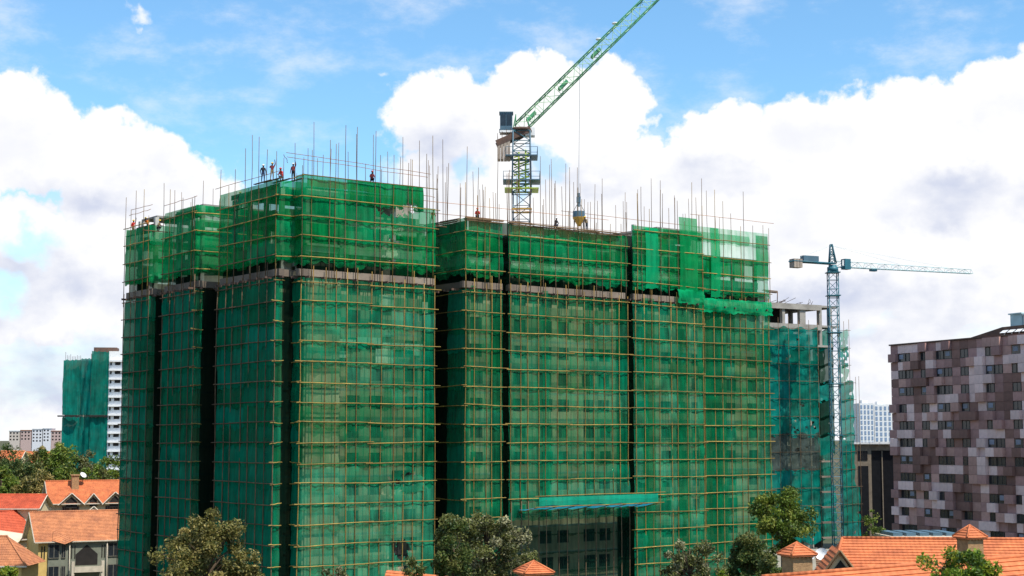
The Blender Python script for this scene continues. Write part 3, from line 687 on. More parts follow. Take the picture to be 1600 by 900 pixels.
# luffing crane inside the block
CYd = 190.0; base = at(815, 345, CYd); cx = base.x
cr = empty('luffing_crane', (cx, CYd, 45.2), 0, 'green luffing tower crane rising behind the netted block with its jib raised', 'crane')
def Q(px, py, dy=0.0): p = at(px, py, CYd + dy); return Vector((p.x - cx, p.y - CYd, p.z - 45.2))
zt = Q(815, 206).z
m = MB(); truss(m, (0, 0, -20), (0, 0, Q(0, 302).z), 2.1, 2.1, 16, .09, .045, upv=Vector((0, 1, 0))); m.build('mast', M['steel_blue'], cr)
m = MB(); truss(m, (0, 0, Q(0, 302).z), (0, 0, zt), 2.35, 2.1, 6, .10, .05, 0, upv=Vector((0, 1, 0)), mb=1); m.build('upper_mast', [M['steel_blue'], M['steel_teal']], cr)
m = MB()
for y_ in (-.95, .95):
    m.tube([(-.35, y_, Q(0, 300).z), (-.35, y_, Q(0, 240).z)], .12, 5); m.tube([(.5, y_, Q(0, 300).z), (.5, y_, Q(0, 236).z)], .1, 5)
    for kk in range(5): m.tube([(-.95, y_, Q(0, 296 - kk * 12).z), (.95, y_, Q(0, 290 - kk * 12).z)], .08, 4)
m.build('climbing_frame', M['steel_lime'], cr)
for py, wd, mm in ((247, 4.0, 'steel_blue'), (285, 4.6, 'steel_blue'), (298, 4.2, 'steel_lime'), (330, 2.5, 'yellow')):
    z = Q(0, py).z; m = MB()
    for (x0, x1, y0, y1) in ((-wd/2, wd/2, -1.9, -1.2), (-wd/2, wd/2, 1.2, 1.9), (-wd/2, -1.2, -1.2, 1.2), (1.2, wd/2, -1.2, 1.2)): m.b2((x0, y0, z), (x1, y1, z + .12))
    if mm == 'steel_blue':
        for sx in (-1, 1):
            for sy in (-1, 1): m.tube([(sx * wd/2 * .98, sy * 1.85, z), (sx * wd/2 * .98, sy * 1.85, z + 1.1)], .03, 4)
            m.tube([(sx * wd/2 * .98, -1.85, z + 1.1), (sx * wd/2 * .98, 1.85, z + 1.1)], .03, 4)
        for sy in (-1, 1): m.tube([(-wd/2 * .98, sy * 1.85, z + 1.1), (wd/2 * .98, sy * 1.85, z + 1.1)], .03, 4)
    m.build('platform', M[mm], cr)
m = MB(); m.lathe([(0, -.25), (1.05, -.25), (1.05, .1), (1.35, .1), (1.35, .4), (0, .4)], (0, 0, zt), 16); m.build('slewing_ring', M['rust'], cr)
m = MB()       # counter deck sloping down to the left
A_, B_ = Q(829, 203), Q(776, 226)
for y_ in (-.9, .9):
    dd = (B_ - A_); mid = (A_ + B_) / 2; ang = math.atan2(dd.z, dd.x)
    m.box((mid.x, y_, mid.z), (dd.length, .25, .75), 0, M=Matrix.Rotation(-ang, 3, 'Y'))
m.box((mid.x, 0, mid.z - .2), (dd.length * .98, 1.55, .14), 0, M=Matrix.Rotation(-ang, 3, 'Y'))
for k in range(5):
    p = A_.lerp(B_, .45 + .13 * k)
    for y_ in (-1.0, 1.0): m.tube([(p.x, y_, p.z), (p.x, y_, p.z + 1.2)], .03, 4)
m.build('counter_deck', M['rust'], cr)
m = MB(); c = Q(787, 236)
for k in range(4): m.b2((c.x - .78 + k * .41, -1.0, c.z - 1.15), (c.x - .78 + k * .41 + .36, 1.0, c.z + 1.15))
m.build('counterweight', M['cwt'], cr)
m = MB(); c = Q(791, 191); m.box(c, (1.55, 1.7, 2.1), 0); m.box((c.x, 0, c.z + 1.1), (1.75, 1.9, .12), 0); m.box((c.x, 0, c.z - 1.1), (1.75, 1.9, .12), 0)
cabo = m.build('operator_cab', M['steel_blue'], cr)
for (x0, x1) in ((-.68, -.05), (.05, .68)):
    m = MB(); m.b2((c.x + x0, -.885, c.z - .55), (c.x + x1, -.855, c.z + .85)); m.build('cab_window', M['glass'], cabo)
m = MB(); m.b2((c.x - .8, -1.0, c.z - 1.45), (c.x + .9, .9, c.z - 1.2)); m.build('cab_platform', M['white'], cr)
p0 = Q(812, 200); dirn = (Q(1000, 0) - Q(806, 196)).normalized(); p1 = p0 + Vector((dirn.x, 0.10, dirn.z)).normalized() * 46
m = MB(); nup = Vector((-dirn.z, 0, dirn.x)); truss(m, p0, p1, 1.5, 1.35, 26, .085, .036, 0, upv=nup, mb=1); m.build('jib', [M['steel_green'], M['steel_mint']], cr)
for t in (.045, .17, .30, .58):
    pp = p0.lerp(p1, t); m = MB(); m.box(pp, (1.5, 1.2, .35), 0, M=Matrix.Rotation(-math.atan2(dirn.z, dirn.x), 3, 'Y')); m.build('jib_walkway', M['steel_green'], cr)
for t in (.335, .40, .52):
    pp = p0.lerp(p1, t) + nup * 1.0; m = MB(); m.lathe([(0, -.12), (.34, -.1), (.4, 0), (.34, .1), (0, .12)], pp, 10); m.build('jib_lamp', M['white'], cr)
m = MB(); ap = Q(822, 178)
for y_ in (-.6, .6):
    m.tube([Q(829, 205) + Vector((0, y_, 0)), Q(823, 184) + Vector((0, y_ * .6, 0))], .08, 5); m.tube([Q(806, 203) + Vector((0, y_, 0)), Q(806, 180) + Vector((0, y_, 0))], .05, 4); m.tube([Q(806, 180) + Vector((0, y_, 0)), Q(800, 212) + Vector((0, y_, 0))], .05, 4)
m.build('jib_foot_frame', M['steel_green'], cr)
m = MB(); m.box(Q(828, 207), (1.2, 1.6, 1.0)); m.build('winch', M['white'], cr)
hk = Q(904, 312, -6)
m = MB(); pj = p0.lerp(p1, .30)
m.tube([Q(906, 102, -6), hk], .022, 4); m.build('hoist_rope', M['steel_blue'], cr)
m = MB(); m.box(hk, (.5, .35, .7)); m.box(hk + Vector((0, 0, -.6)), (.3, .25, .5)); m.box(hk + Vector((0, 0, .6)), (.3, .25, .4)); m.build('hook_block', M['steel_blue'], cr)

# concrete bucket hanging over the roof
bc = at(904.5, 340, CYd - 6)
bk = empty('concrete_bucket', bc, 0, 'yellow and grey concrete bucket hanging above the roof edge right of the crane mast', 'bucket')
m = MB(); m.lathe([(0.72, .75), (.74, .05)], (0, 0, 0), 14); m.build('drum', M['steel_blue'], bk)
m = MB(); m.lathe([(.74, .05), (.72, -.15), (.25, -.85), (.22, -1.05), (0, -1.05)], (0, 0, 0), 14); m.build('hopper', M['yellow'], bk)
m = MB(); hz = at(904, 318, CYd - 6).z - bc.z
for sx in (-1, 1): m.tube([(sx * .7, 0, .7), (sx * .12, 0, hz)], .03, 4)
m.tube([(-.72, 0, .72), (.72, 0, .72)], .05, 5); m.build('sling', M['frame'], bk)
m = MB()
for sx in (-1, 1):
    for sy in (-1, 1): m.tube([(sx * .5, sy * .5, -.3), (sx * .62, sy * .62, -1.6)], .045, 4)
m.build('frame', M['frame'], bk)

# hammerhead crane by the teal building
Y2 = 222.0; b2_ = at(1301, 418, Y2)
c2 = empty('hammerhead_crane', (b2_.x, Y2, 0), 0, 'slim teal hammerhead tower crane with a level jib in front of the far netted block', 'crane')
def Q2(px, py, dy=0.0): p = at(px, py, Y2 + dy); return Vector((p.x - b2_.x, p.y - Y2, p.z))
zs = Q2(1301, 424).z
m = MB(); truss(m, (0, 0, 0), (0, 0, zs), 1.35, 1.35, 36, .075, .035, upv=Vector((0, 1, 0))); m.build('mast', M['steel_teal'], c2)
for py in (426, 462, 520, 600, 680):
    m = MB(); z = Q2(0, py).z; m.box((0, 0, z), (1.9, 1.9, .12)); m.build('platform', M['steel_teal'], c2)
m = MB(); m.lathe([(0, 0), (.8, 0), (.8, .6), (.6, .6), (.6, .9), (0, .9)], (0, 0, zs), 12); m.build('slewing_ring', M['steel_teal'], c2)
jd = Vector((1, .46, 0)).normalized(); zj = zs + 1.1
m = MB(); truss(m, (0, 0, zj), (-.15, 0, Q2(0, 382).z), .95, .3, 4, .09, .05, upv=Vector((0, 1, 0))); m.build('tower_head', M['steel_teal'], c2)
jl = 25.5
m = MB(); truss(m, Vector((0, 0, zj)) + jd * .8, Vector((0, 0, zj)) + jd * jl, 1.0, .7, 20, .05, .028, tri=True); m.build('jib', M['steel_pale'], c2)
m = MB(); cl = 7.2; e = -jd * cl
for sg in (-1, 1):
    off = Vector((-jd.y, jd.x, 0)) * .5 * sg; m.tube([off + Vector((0, 0, zj)), e + off + Vector((0, 0, zj + .05))], .13, 5)
for k in range(6): q = -jd * (cl * k / 5); off = Vector((-jd.y, jd.x, 0)) * .5; m.tube([q + off + Vector((0, 0, zj)), q - off + Vector((0, 0, zj))], .07, 4)
m.build('counter_jib', M['steel_teal'], c2)
m = MB(); rzj = math.atan2(jd.y, jd.x)
for k in range(3): q = -jd * (cl - .35 - k * .5); m.box((q.x, q.y, zj - .25), (.42, 1.2, 1.25), 0, rzj)
m.build('counterweight', M['cwt'], c2)
m = MB(); q = -jd * 4.0; m.box((q.x, q.y, zj + .55), (2.6, .9, .75), 0, rzj); m.build('winch', M['steel_blue'], c2)
m = MB(); q = jd * 1.9 + Vector((jd.y, -jd.x, 0)) * .6; m.box((q.x, q.y, zj - .05), (1.0, 1.0, 1.5), 0, rzj); cb = m.build('operator_cab', M['steel_teal'], c2)
m = MB(); m.box((q.x - .3, q.y - .46, zj + .1), (.7, .04, .8), 0, 0.2); m.build('cab_window', M['white'], cb)
top2 = Vector((-.15, 0, Q2(0, 384).z))
for nm_, pts in (('pendant', [top2, Vector((0, 0, zj + .5)) + jd * 12]), ('pendant', [top2, Vector((0, 0, zj + .4)) + jd * 21]), ('pendant', [top2, e * .97 + Vector((0, 0, zj + .2))])):
    m = MB(); m.tube(pts, .014, 4); m.build(nm_, M['steel_pale'], c2)
m = MB(); q = jd * 7.2; m.box((q.x, q.y, zj - .62), (1.0, .6, .3), 0, rzj); m.build('trolley', M['steel_teal'], c2)

# ------------------------------------------------------------------ other buildings
def far_block(name, label, u0px, u1px, Y, ang, ztop, depth, floors=None, zb=0.0):
    """local frame: x along the visible face, y inwards; origin at the left foot of the face"""
    p = at(u0px, 685, Y); e_ = empty(name, (p.x, p.y, 0), ang, label, 'building')
    ux, uy = math.cos(ang), math.sin(ang)
    L = solve(lambda s: 800 + F_PX * (p.x + ux * s) / ((p.y + uy * s) * CP), u1px, 0, 200)
    def s_of(px): return solve(lambda s: 800 + F_PX * (p.x + ux * s) / ((p.y + uy * s) * CP), px, -60, 260)
    return e_, L, s_of
def grid_net(m, x0, x1, y, zt, zb, nx, nz, amp, mt=0, seed=0, holes=0.0):
    rr = random.Random(seed); idx = {}
    for r in range(nz + 1):
        for c in range(nx + 1):
            idx[r, c] = len(m.v); f = c / nx; s_ = x0 + (x1 - x0) * f
            m.v.append((s_, y + amp * (math.sin(s_ * 1.7 + r) + rr.uniform(-.8, .8)), zt + (zb - zt) * r / nz + (rr.uniform(-.15, .15) if 0 < r < nz else .25 * math.sin(s_ * 2))))
    for r in range(nz):
        for c in range(nx):
            if rr.random() < holes: continue
            m.f.append((idx[r, c], idx[r + 1, c], idx[r + 1, c + 1], idx[r, c + 1])); m.m.append(mt); m.sm.append(True)

# teal-netted block behind on the right
Yb = 226.0
tb, LT, sof = far_block('netted_tower_frame', 'teal netted unfinished tower with two bare concrete floors on top, right of the big block', 1194, 1326, Yb, R(30), 42, 14)
zf = lambda py: at(1250, py, Yb + 5).z
xs = {p: sof(p) for p in (1194, 1198, 1232, 1262, 1278, 1290, 1310, 1326)}
ztf = zf(476); D2 = 16.0
lev2 = [ztf - 3.0 * k for k in range(14)]
for k, z in enumerate(lev2):
    if z < .3: continue
    m = MB(); ext = 1.0 if k < 2 else -0.2
    m.b2((xs[1194], 0.6, z - .3), ((xs[1310] + ext) if k < 3 else xs[1278], D2, z)); m.build('floor_slab', M['conc'], tb)
    if k < 2:
        m = MB(); m.b2((xs[1194] + .4, .35, z - .8), (xs[1290], .58, z + .02)); m.build('edge_beam', M['conc'], tb)
for p, w_ in ((1198, .9), (1232, .5), (1262, 1.1), (1290, .5), (1306, .5)):
    x = sof(p)
    for y_ in (0.9, 7.5, 14.5):
        m = MB(); m.b2((x - w_ / 2, y_ - .3, 0 if p < 1280 else lev2[2] + .01), (x + w_ / 2, y_ + .3, lev2[0] - .31)); m.build('column', M['conc'], tb)
m = MB(); m.b2((xs[1194] + 1, 8.2, 0), (xs[1278], 14, lev2[2])); m.build('core_wall', M['block'], tb)
m = MB(); m.b2((xs[1194], 1.3, 0), (xs[1278], 1.6, zf(522))); m.build('outer_wall', M['block'], tb)
m = MB(); m.b2((xs[1278] + .01, 5.6, 0), (sof(1322), 5.9, zf(560))); m.build('shaft_wall', M['dark'], tb)  # black face: shade inside the hoist shaft put into the wall colour
# formwork canopy and rubble on its roof
for k in range(7):
    m = MB(); m.box((sof(1212) + 1.0 + k * .3, 2 + k * .25, ztf + 1.9 + .12 * math.sin(k * 2)), (3.4 - .3 * k, .25, .06), 0, .2); m.build('formwork_board', M['plank'], tb)
for (x, y_) in ((sof(1212) + .2, 1.8), (sof(1212) + 2.2, 1.8), (sof(1212) + .2, 4), (sof(1212) + 2.4, 4), (sof(1212) + 1.2, 3)):
    m = MB(); m.tube([(x, y_, ztf), (x + .1, y_, ztf + 1.85)], .07, 5); m.build('prop', M['rust'], tb)
for k in range(14):
    x = rnd.uniform(xs[1198] + 2, xs[1290]); m = MB(); m.tube([(x, 1.5 + rnd.random() * 6, ztf), (x + rnd.uniform(-.1, .1), 2, ztf + rnd.uniform(.4, 1.1))], .035, 4); m.build('starter_bar', M['rust'], tb)
m = MB(); m.b2((xs[1194] + .2, 6.2, lev2[2] + .01), (xs[1262] + 1, 6.4, lev2[0] - .31)); m.build('partition_wall', M['dark'], tb)  # added dark back face; shade under the top slabs put into its colour
ts = empty('pole_scaffold', tb.location, R(30), 'ragged teal netted scaffold on the far tower behind the slim crane', 'scaffold')
zr = [zf(515) - 2.6 * k for k in range(14)]
for k in range(12):
    zt_, zb_ = zr[k] + .1, zr[k + 1] - .3
    if zb_ < 0: break
    mid = (zt_ + zb_) / 2
    grey = zf(745) < mid < zf(685)
    for (pa, pb, yy) in ((1194, 1236, -.15), (1236, 1279, -.12)):
        m = MB(); grid_net(m, sof(pa), sof(pb), yy, zt_, zb_, 12, 8, .10, 0, 31 * k + pa, .10 if k in (5, 6) and pa == 1236 else .01)
        m.build('net_sheet', M['net_grey'] if grey and sof(pb) > 3 else M['net_teal'], ts)
    if mid > zf(712):
        m = MB(); grid_net(m, sof(1279), sof(1311), .9, zt_, zb_, 8, 8, .06, 0, 17 * k, 0); m.build('net_sheet', M['gap_shade'] if k % 3 else M['net_teal'], ts)  # most shaft sheets near-black, the shaft's shade put into their colour
    x1_ = sof(1326) if k < 3 else sof(1333) if k < 9 else sof(1340)
    for (y_, se) in ((-.3, 0), (5.0, 1)):
        m = MB(); grid_net(m, sof(1311), x1_, y_, zt_, zb_, 8, 8, .10, 0, 77 * k + se, .10 if k < 3 else .01); m.build('net_sheet', M['net_teal'] if mid < zf(590) or k % 2 else M['net'], ts)
    for y_ in (-.35,):
        m = MB(); m.tube([(xs[1194], y_, zr[k]), (sof(1279), y_, zr[k] + rnd.uniform(-.1, .1))], .035, 5); m.build('ledger_pole', M['pole_dk'], ts)
        m = MB(); m.tube([(sof(1309), y_ - .1, zr[k]), (x1_ + .4, y_ - .1, zr[k] + rnd.uniform(-.1, .1))], .035, 5); m.build('ledger_pole', M['pole_dk'], ts)
for p in (1200, 1216, 1232, 1248, 1264, 1278, 1311, 1319, 1327, 1336, 1341):
    m = MB(); x = sof(p); h = zf(505) if p < 1330 else zf(590); m.tube([(x, -.4, 0), (x, -.4, h + rnd.random())], .035, 5); m.build('standard_pole', M['pole_dk'], ts)
for k in range(8):      # grey landing slabs of the hoist shaft
    z = zf(720) - 2.25 * k
    if z > 0:
        m = MB(); m.b2((sof(1281), -.3, z - .22), (sof(1309), .75, z)); m.build('landing', M['ledge'], tb)

# patterned mauve block on the right
p0_ = Vector((68.0, 278.0)); dv = Vector((.412, -.911)).normalized()
pb_ = empty('patterned_apartment_block', (p0_.x, p0_.y, 0), math.atan2(dv.y, dv.x), 'apartment block clad in a patchwork of mauve, brown and pale panels at right', 'building')
ZT = CAM_Z + 145 / F_PX * 278
PW_, PH_ = 2.05, 1.5; NC = 21; NR = 25
m = MB(); m.b2((0, 0.3, 0), (NC * PW_, 16, ZT)); m.build('wall', mat('mauve_wall', (0.22, 0.15, 0.15), .85), pb_)
cols = [mat('panel_pale', (0.80, 0.57, 0.52), .8, .1, rand=.15), mat('panel_mauve', (0.40, 0.225, 0.20), .8, .12, rand=.2), mat('panel_brown', (0.24, 0.13, 0.105), .8, .12, rand=.2), mat('panel_rose', (0.52, 0.30, 0.25), .8, .12, rand=.15)]
PM = []
for c_ in cols:
    for dep in (.32, .95):
        m = MB(); m.b2((0.02, 0.3 - dep, .02), (PW_ - .02, .302, PH_ - .02)); PM.append(m.mesh('panel', c_))
wmm = MB(); wmm.b2((.12, .0, .1), (PW_ - .12, .29, PH_ - .12), 1)
for x in (.12, PW_/2, PW_ - .16): wmm.b2((x, -.06, .1), (x + .06, .0, PH_ - .12), 0)
wmm.b2((.12, -.08, .0), (PW_ - .12, .28, .098), 0)
WPM = wmm.mesh('window', [M['frame'], M['glass']])
wmb = MB(); wmb.b2((.12, .0, .1), (PW_ - .12, .29, PH_ - .12), 1); wmb.b2((.12, -.05, .0), (PW_ - .12, .28, .098), 0); wmb.b2((.4, -.03, .5), (1.5, -.003, PH_ - .2), 2)
WPM2 = wmb.mesh('window', [M['frame'], M['glass'], mat('curtain', (.25, .27, .33), .8)])
def join_rest(parent, name, keep):
    """past the first `keep` pieces of a kind, the rest become one object"""
    obs = [o for o in bpy.data.objects if o.parent == parent and o.name.split('.')[0] == name]
    obs.sort(key=lambda o: -o.get('rank', 0.0))
    rest = obs[keep:]
    for o in obs:
        if 'rank' in o: del o['rank']
    if not rest: return
    mats_ = []; m = MB()
    for o in rest:
        base = len(m.v); m.v += [tuple(o.location + v.co) for v in o.data.vertices]
        mm = o.data.materials[0]
        if mm not in mats_: mats_.append(mm)
        for p in o.data.polygons: m.f.append(tuple(base + i for i in p.vertices)); m.m.append(mats_.index(mm)); m.sm.append(p.use_smooth)
        bpy.data.objects.remove(o)
    tag(m.build(name, mats_, parent), kind='stuff')
for o in [o for o in bpy.data.objects if o.parent == scf and o.name.split('.')[0] == 'net_sheet']:
    c_ = Vector(o.data.vertices[len(o.data.vertices) // 2].co); q_ = at(800, 900, B(c_.x, c_.y).y)
    o['rank'] = -1.0 if o.data.materials[0] == M['gap_shade'] else (c_.z if c_.z > q_.z else c_.z - 100)
join_rest(scf, 'net_sheet', 300)
rp_ = random.Random(5); npan = 0; cl_prev = {}
for r in range(NR):
    z = ZT - .15 - (r + 1) * PH_
    for c_ in range(NC):
        winrow = (r % 2 == 1)
        wcol = c_ in (1, 2, 4, 6, 7, 9, 12, 13, 15, 17, 18)
        if winrow and wcol and rp_.random() < .88:
            link('window', WPM if rp_.random() < .7 else WPM2, pb_, (c_ * PW_, 0, z)); continue
        vert = (1.1 * math.sin(c_ * 1.25 + .5 * math.sin(r * .45)) + .9 * math.sin(r * .7 + c_ * .5) + rp_.uniform(-.9, .9))
        ci = 0 if vert > .55 else 3 if vert > 0.05 else 1 if vert > -.75 else 2
        if c_ == 0 and r % 4 < 3: ci = rp_.choice((1, 2, 1))
        link('panel', PM[ci * 2 + (1 if rp_.random() < .33 else 0)], pb_, (c_ * PW_, 0, z)); npan += 1
join_rest(pb_, 'panel', 300)
m = MB(); m.b2((-.2, -.25, ZT - .13), (NC * PW_, 16.2, ZT + .12)); m.build('parapet', M['rust'], pb_)
# roof plant
sx = lambda px: solve(lambda s: 800 + F_PX * (p0_.x + dv.x * s) / ((p0_.y + dv.y * s) * CP), px, -5, 60)
m = MB(); m.quad([(sx(1505), 1.5, ZT + .15), (sx(1605), 1.5, ZT + .15), (sx(1605), 1.5, ZT + 1.6), (sx(1560), 1.5, ZT + 1.55)])
m.quad([(sx(1505), 1.5, ZT + .15), (sx(1560), 1.5, ZT + 1.55), (sx(1605), 9, ZT + 1.6), (sx(1520), 9, ZT + .15)])
m.quad([(sx(1560), 1.5, ZT + 1.55), (sx(1605), 1.5, ZT + 1.6), (sx(1605), 9, ZT + 1.65)])
m.build('roof_canopy', M['rust'], pb_)
m = MB(); m.b2((sx(1562), 3, ZT + 1.2), (sx(1580), 6, ZT + 3.6)); m.b2((sx(1560), 2.8, ZT + 3.602), (sx(1581), 6.2, ZT + 3.8)); m.build('water_tank', M['steel_pale'], pb_)
m = MB(); m.b2((sx(1581), 3.2, ZT + 1.2), (sx(1604), 6, ZT + 3.3)); m.b2((sx(1580.6), 3, ZT + 3.302), (sx(1605), 6.2, ZT + 3.5)); m.build('water_tank', M['white'], pb_)
for k in range(4):
    m = MB(); x = sx(1562) + k * 1.7; m.quad([(x, .6, ZT + .5), (x + 1.4, .6, ZT + .5), (x + 1.4, 1.4, ZT + 1.0), (x, 1.4, ZT + 1.0)]); m.b2((x + .6, 1.0, ZT + .1), (x + .75, 1.15, ZT + .7)); m.build('solar_panel', M['white'], pb_)

# dark glazed office beside it
of, LO, so = far_block('dark_office_block', 'dark glazed office block with beige concrete side, left of the patterned block', 1333, 1405, 300, R(-8), 20, 20)
zo = lambda py: at(1360, py, 300).z
xa, xb, xc = 0, so(1361), so(1408)
zt_ = zo(694)
conc_b = mat('office_beige', (0.24, 0.19, 0.14), .9, .15)
black = mat('office_glass', (0.012, 0.012, 0.014), .3, .2)
m = MB(); m.b2((xa, .5, 0), (xb, 22, zt_)); m.b2((xb + .003, .6, zt_ - 1.2), (xc, 22, zt_)); m.build('wall', conc_b, of)
m = MB(); m.b2((xb + .003, .9, 0), (xc, 21, zt_ - 1.21)); m.build('curtain_wall', black, of)
for k in range(1): m = MB(); x = xb + (xc - xb) * (k + .7) / 2; m.b2((x, .7, 0), (x + .18, .9, zt_ - 1.22)); m.build('mullion', conc_b, of)
for (x, py) in ((.8, 712), (xb - 1.6, 712)): m = MB(); z = zo(py); m.b2((x, .42, z - .9), (x + .9, .52, z + .9)); m.build('window', black, of)
m = MB(); m.b2((.9, .4, 0), (xb - .6, .52, zo(728))); m.build('window', black, of)
for k in range(5): m = MB(); m.b2((xa - .6 + k * 1.9, -.2, zt_ + .003), (xa + 1.1 + k * 1.9, 2.2, zt_ + .35)); m.build('roof_panel', M['white'], of)

# teal-netted tower far left
tl_, Ltl, stl = far_block('distant_netted_tower', 'distant teal netted tower with a bare white balcony side at far left', 95, 190, 520, R(8), 49, 20)
zl = lambda py: at(140, py, 520).z
X = {p: stl(p) for p in (95, 122, 138, 140, 165, 167, 188, 197)}
m = MB(); m.b2((X[95] + .5, 3.5, 0), (X[138], 18, zl(562))); m.b2((X[138] + .01, 1.6, 0), (X[165], 18.2, zl(552))); m.build('wall', M['conc'], tl_)
m = MB(); m.b2((X[167], .6, 0), (X[197], 18, zl(548))); m.build('stair_wall', M['white'], tl_)
m = MB(); m.b2((X[140], 5, zl(552)), (X[167] + 2, 12, zl(541))); m.build('roof_block', M['rust'], tl_)
for k in range(13):
    z = zl(560) - 3.02 * k
    m = MB(); m.b2((X[167] + .3, -.5, z - 1.0), (X[197], .58, z - .35)); m.build('balcony', M['white'], tl_)
    m = MB(); m.b2((X[167] + 2.0, .5, z - .1 - 3.0 + 1.0), (X[167] + 3.8, .58, z - 1.1)); m.build('window', M['dark'], tl_)
    m = MB(); m.b2((X[167] + .45, .5, z - 2.2), (X[167] + .95, .585, z - 1.2)); m.build('window', M['dark'], tl_)
def flatnet(pts, nx, nz, amp, mm, par, seed):
    rr = random.Random(seed); m = MB(); idx = {}; a, b, zt_, zb_ = pts
    a = Vector(a); b = Vector(b); dd = (b - a).normalized(); nn = Vector((dd.y, -dd.x))
    for r in range(nz + 1):
        for c in range(nx + 1):
            q = a.lerp(b, c / nx) + nn * (amp * math.sin(c * 1.1 + .4 * r) + rr.uniform(-amp, amp) * .6); idx[r, c] = len(m.v)
            m.v.append((q.x, q.y, zt_ + (zb_ - zt_) * r / nz + (rr.uniform(-.3, .3) if r == 0 else 0)))
    for r in range(nz):
        for c in range(nx): m.f.append((idx[r, c], idx[r + 1, c], idx[r + 1, c + 1], idx[r, c + 1])); m.m.append(0); m.sm.append(True)
    m.build('net_sheet', mm, par)
zm = zl(650)
for (a_, b_, py, sd) in (((X[95], 14), (X[95], 1.5), 562, 1), ((X[95], 1.5), (X[122], 2.4), 562, 2), ((X[122], 2.4), (X[140], .2), 560, 3), ((X[140], .2), (X[167], 0.2), 549, 4)):
    for (z1, z0) in ((zl(py), zm + .4), (zm - .3, 3)): flatnet((a_, b_, z1, z0), 10, 14, .22, M['net_teal'], tl_, sd + int(z1))
for (x0, x1) in ((X[95] - 1.2, X[122]), (X[140] - .5, X[167])): m = MB(); m.b2((x0, -.9, zm - .25), (x1, 1.2, zm + .2)); m.build('catch_fan', M['dark'], tl_)
for k in range(10): x = X[95] + k * .55; m = MB(); m.tube([(x, 6, zl(562)), (x, 6, zl(562) + rnd.uniform(1, 3))], .06, 4); m.build('starter_bar', M['rust'], tl_)

# far slab blocks on the horizon, left
blk = [mat('far_cream', (.55, .47, .40), .9), mat('far_pink', (.50, .36, .32), .9), mat('far_white', (.66, .65, .66), .9), mat('far_roof', (.34, .16, .10), .9)]
for k, (x0, x1, yt, mi, lab) in enumerate(((14, 31, 674, 0, 'low cream housing block on the horizon, leftmost of the row'), (32, 49, 673, 1, 'low pinkish housing block on the horizon, second from left'),
        (50, 66, 671, 2, 'pale grey housing block on the horizon in the middle of the row'), (67, 80, 670, 2, 'tallest white housing block on the horizon'), (80, 97, 674, 1, 'pinkish housing block on the horizon next to the teal netted tower'))):
    Yf = 1500; p = at(x0, 685, Yf); q = at(x1, yt, Yf)
    e_ = empty('distant_housing_block', (p.x, Yf, 0), 0, lab, 'building', 'housing blocks on the horizon'); w_ = q.x - p.x
    m = MB(); m.b2((0, 0, 0), (w_, 14, q.z)); m.build('wall', blk[mi], e_)
    m = MB(); m.b2((-.4, -.4, q.z + .01), (w_ + .4, 14.4, q.z + .8)); m.build('roof', blk[3] if mi == 1 else blk[2], e_)
    nw = int(w_ / 3.2)
    for fl in range(4):
        for j in range(nw):
            m = MB() if (fl, j) == (0, 0) else None
            if m: m.b2((0, -.1, 0), (1.5, .05, 1.4)); wme = m.mesh('window', M['dark'])
            z = q.z - 2.3 - 3.1 * fl
            if z > 18: link('window', wme, e_, (j * 3.2 + .8, 0, z))
# white and blue towers, right
bluew = mat('tower_blue', (.22, .30, .42), .6); 
for (x0, x1, yt, lab) in ((1344, 1365, 630, 'distant white tower with blue window strips, left one of the pair'), (1367, 1393, 632, 'distant white tower with pale strips beside the patterned block, right one of the pair')):
    Yf = 900; p = at(x0, 685, Yf); q = at(x1, yt, Yf); w_ = q.x - p.x
    e_ = empty('distant_tower', (p.x, Yf, 0), 0, lab, 'building', 'distant white towers')
    m = MB(); m.b2((0, 0, 0), (w_, 16, q.z)); m.b2((w_ * .25, 3, q.z + .01), (w_ * .7, 9, q.z + 1.8)); m.build('wall', M['white'], e_)
    for j in range(4):
        x = w_ * (j + .25) / 4
        for fl in range(14):
            if (j, fl) == (0, 0): m = MB(); m.b2((0, -.15, 0), (w_ * .125, .05, 2.1)); sme = m.mesh('window', bluew)
            z = q.z - 3.2 - 3 * fl
            if z > 2: link('window', sme, e_, (x, 0, z))
# ------------------------------------------------------------------ houses
TILE = tile_mat('tile_orange', (0.64, 0.20, 0.075), (0.44, 0.13, 0.055)); TILE2 = tile_mat('tile_tan', (0.58, 0.23, 0.10), (0.36, 0.14, 0.07)); TILE3 = tile_mat('tile_red', (0.60, 0.12, 0.055), (0.42, 0.08, 0.04))
CREAM = mat('cream', (.62, .50, .30), .85, .1); YEL = mat('yellow_wall', (.66, .46, .16), .85, .1); GRN = mat('greygreen', (.20, .21, .16), .85, .12); TRIM = mat('trim', (.56, .49, .38), .7, .12)
AWN = mat('awning', (.60, .50, .36), .7, .1); DKF = mat('dark_frame', (.16, .15, .12), .7)
BRICK = mat('stone_brick', (.45, .27, .13), .9, scale=4, c2=(.28, .16, .08), bump=.5)
def slope(m, p_eave0, p_eave1, p_ridge0, p_ridge1, course=.30, lift=.045, mt=0):
    """tiled slope in stepped courses, eave edge to ridge edge"""
    e0, e1, r0, r1 = map(Vector, (p_eave0, p_eave1, p_ridge0, p_ridge1))
    n = max(2, int(((r0 - e0).length) / course)); nn = (e1 - e0).cross(r0 - e0)
    if nn.length < 1e-6: nn = (e1 - e0).cross(r1 - e0)
    nn.normalize()
    if nn.z < 0: nn = -nn
    for k in range(n):
        t0, t1 = k / n, (k + 1) / n
        a, b = e0.lerp(r0, t0), e1.lerp(r1, t0); c, d = e1.lerp(r1, t1), e0.lerp(r0, t1)
        au, bu = a + nn * lift, b + nn * lift
        m.quad([au, bu, c, d], mt); m.quad([a, b, bu, au], mt)
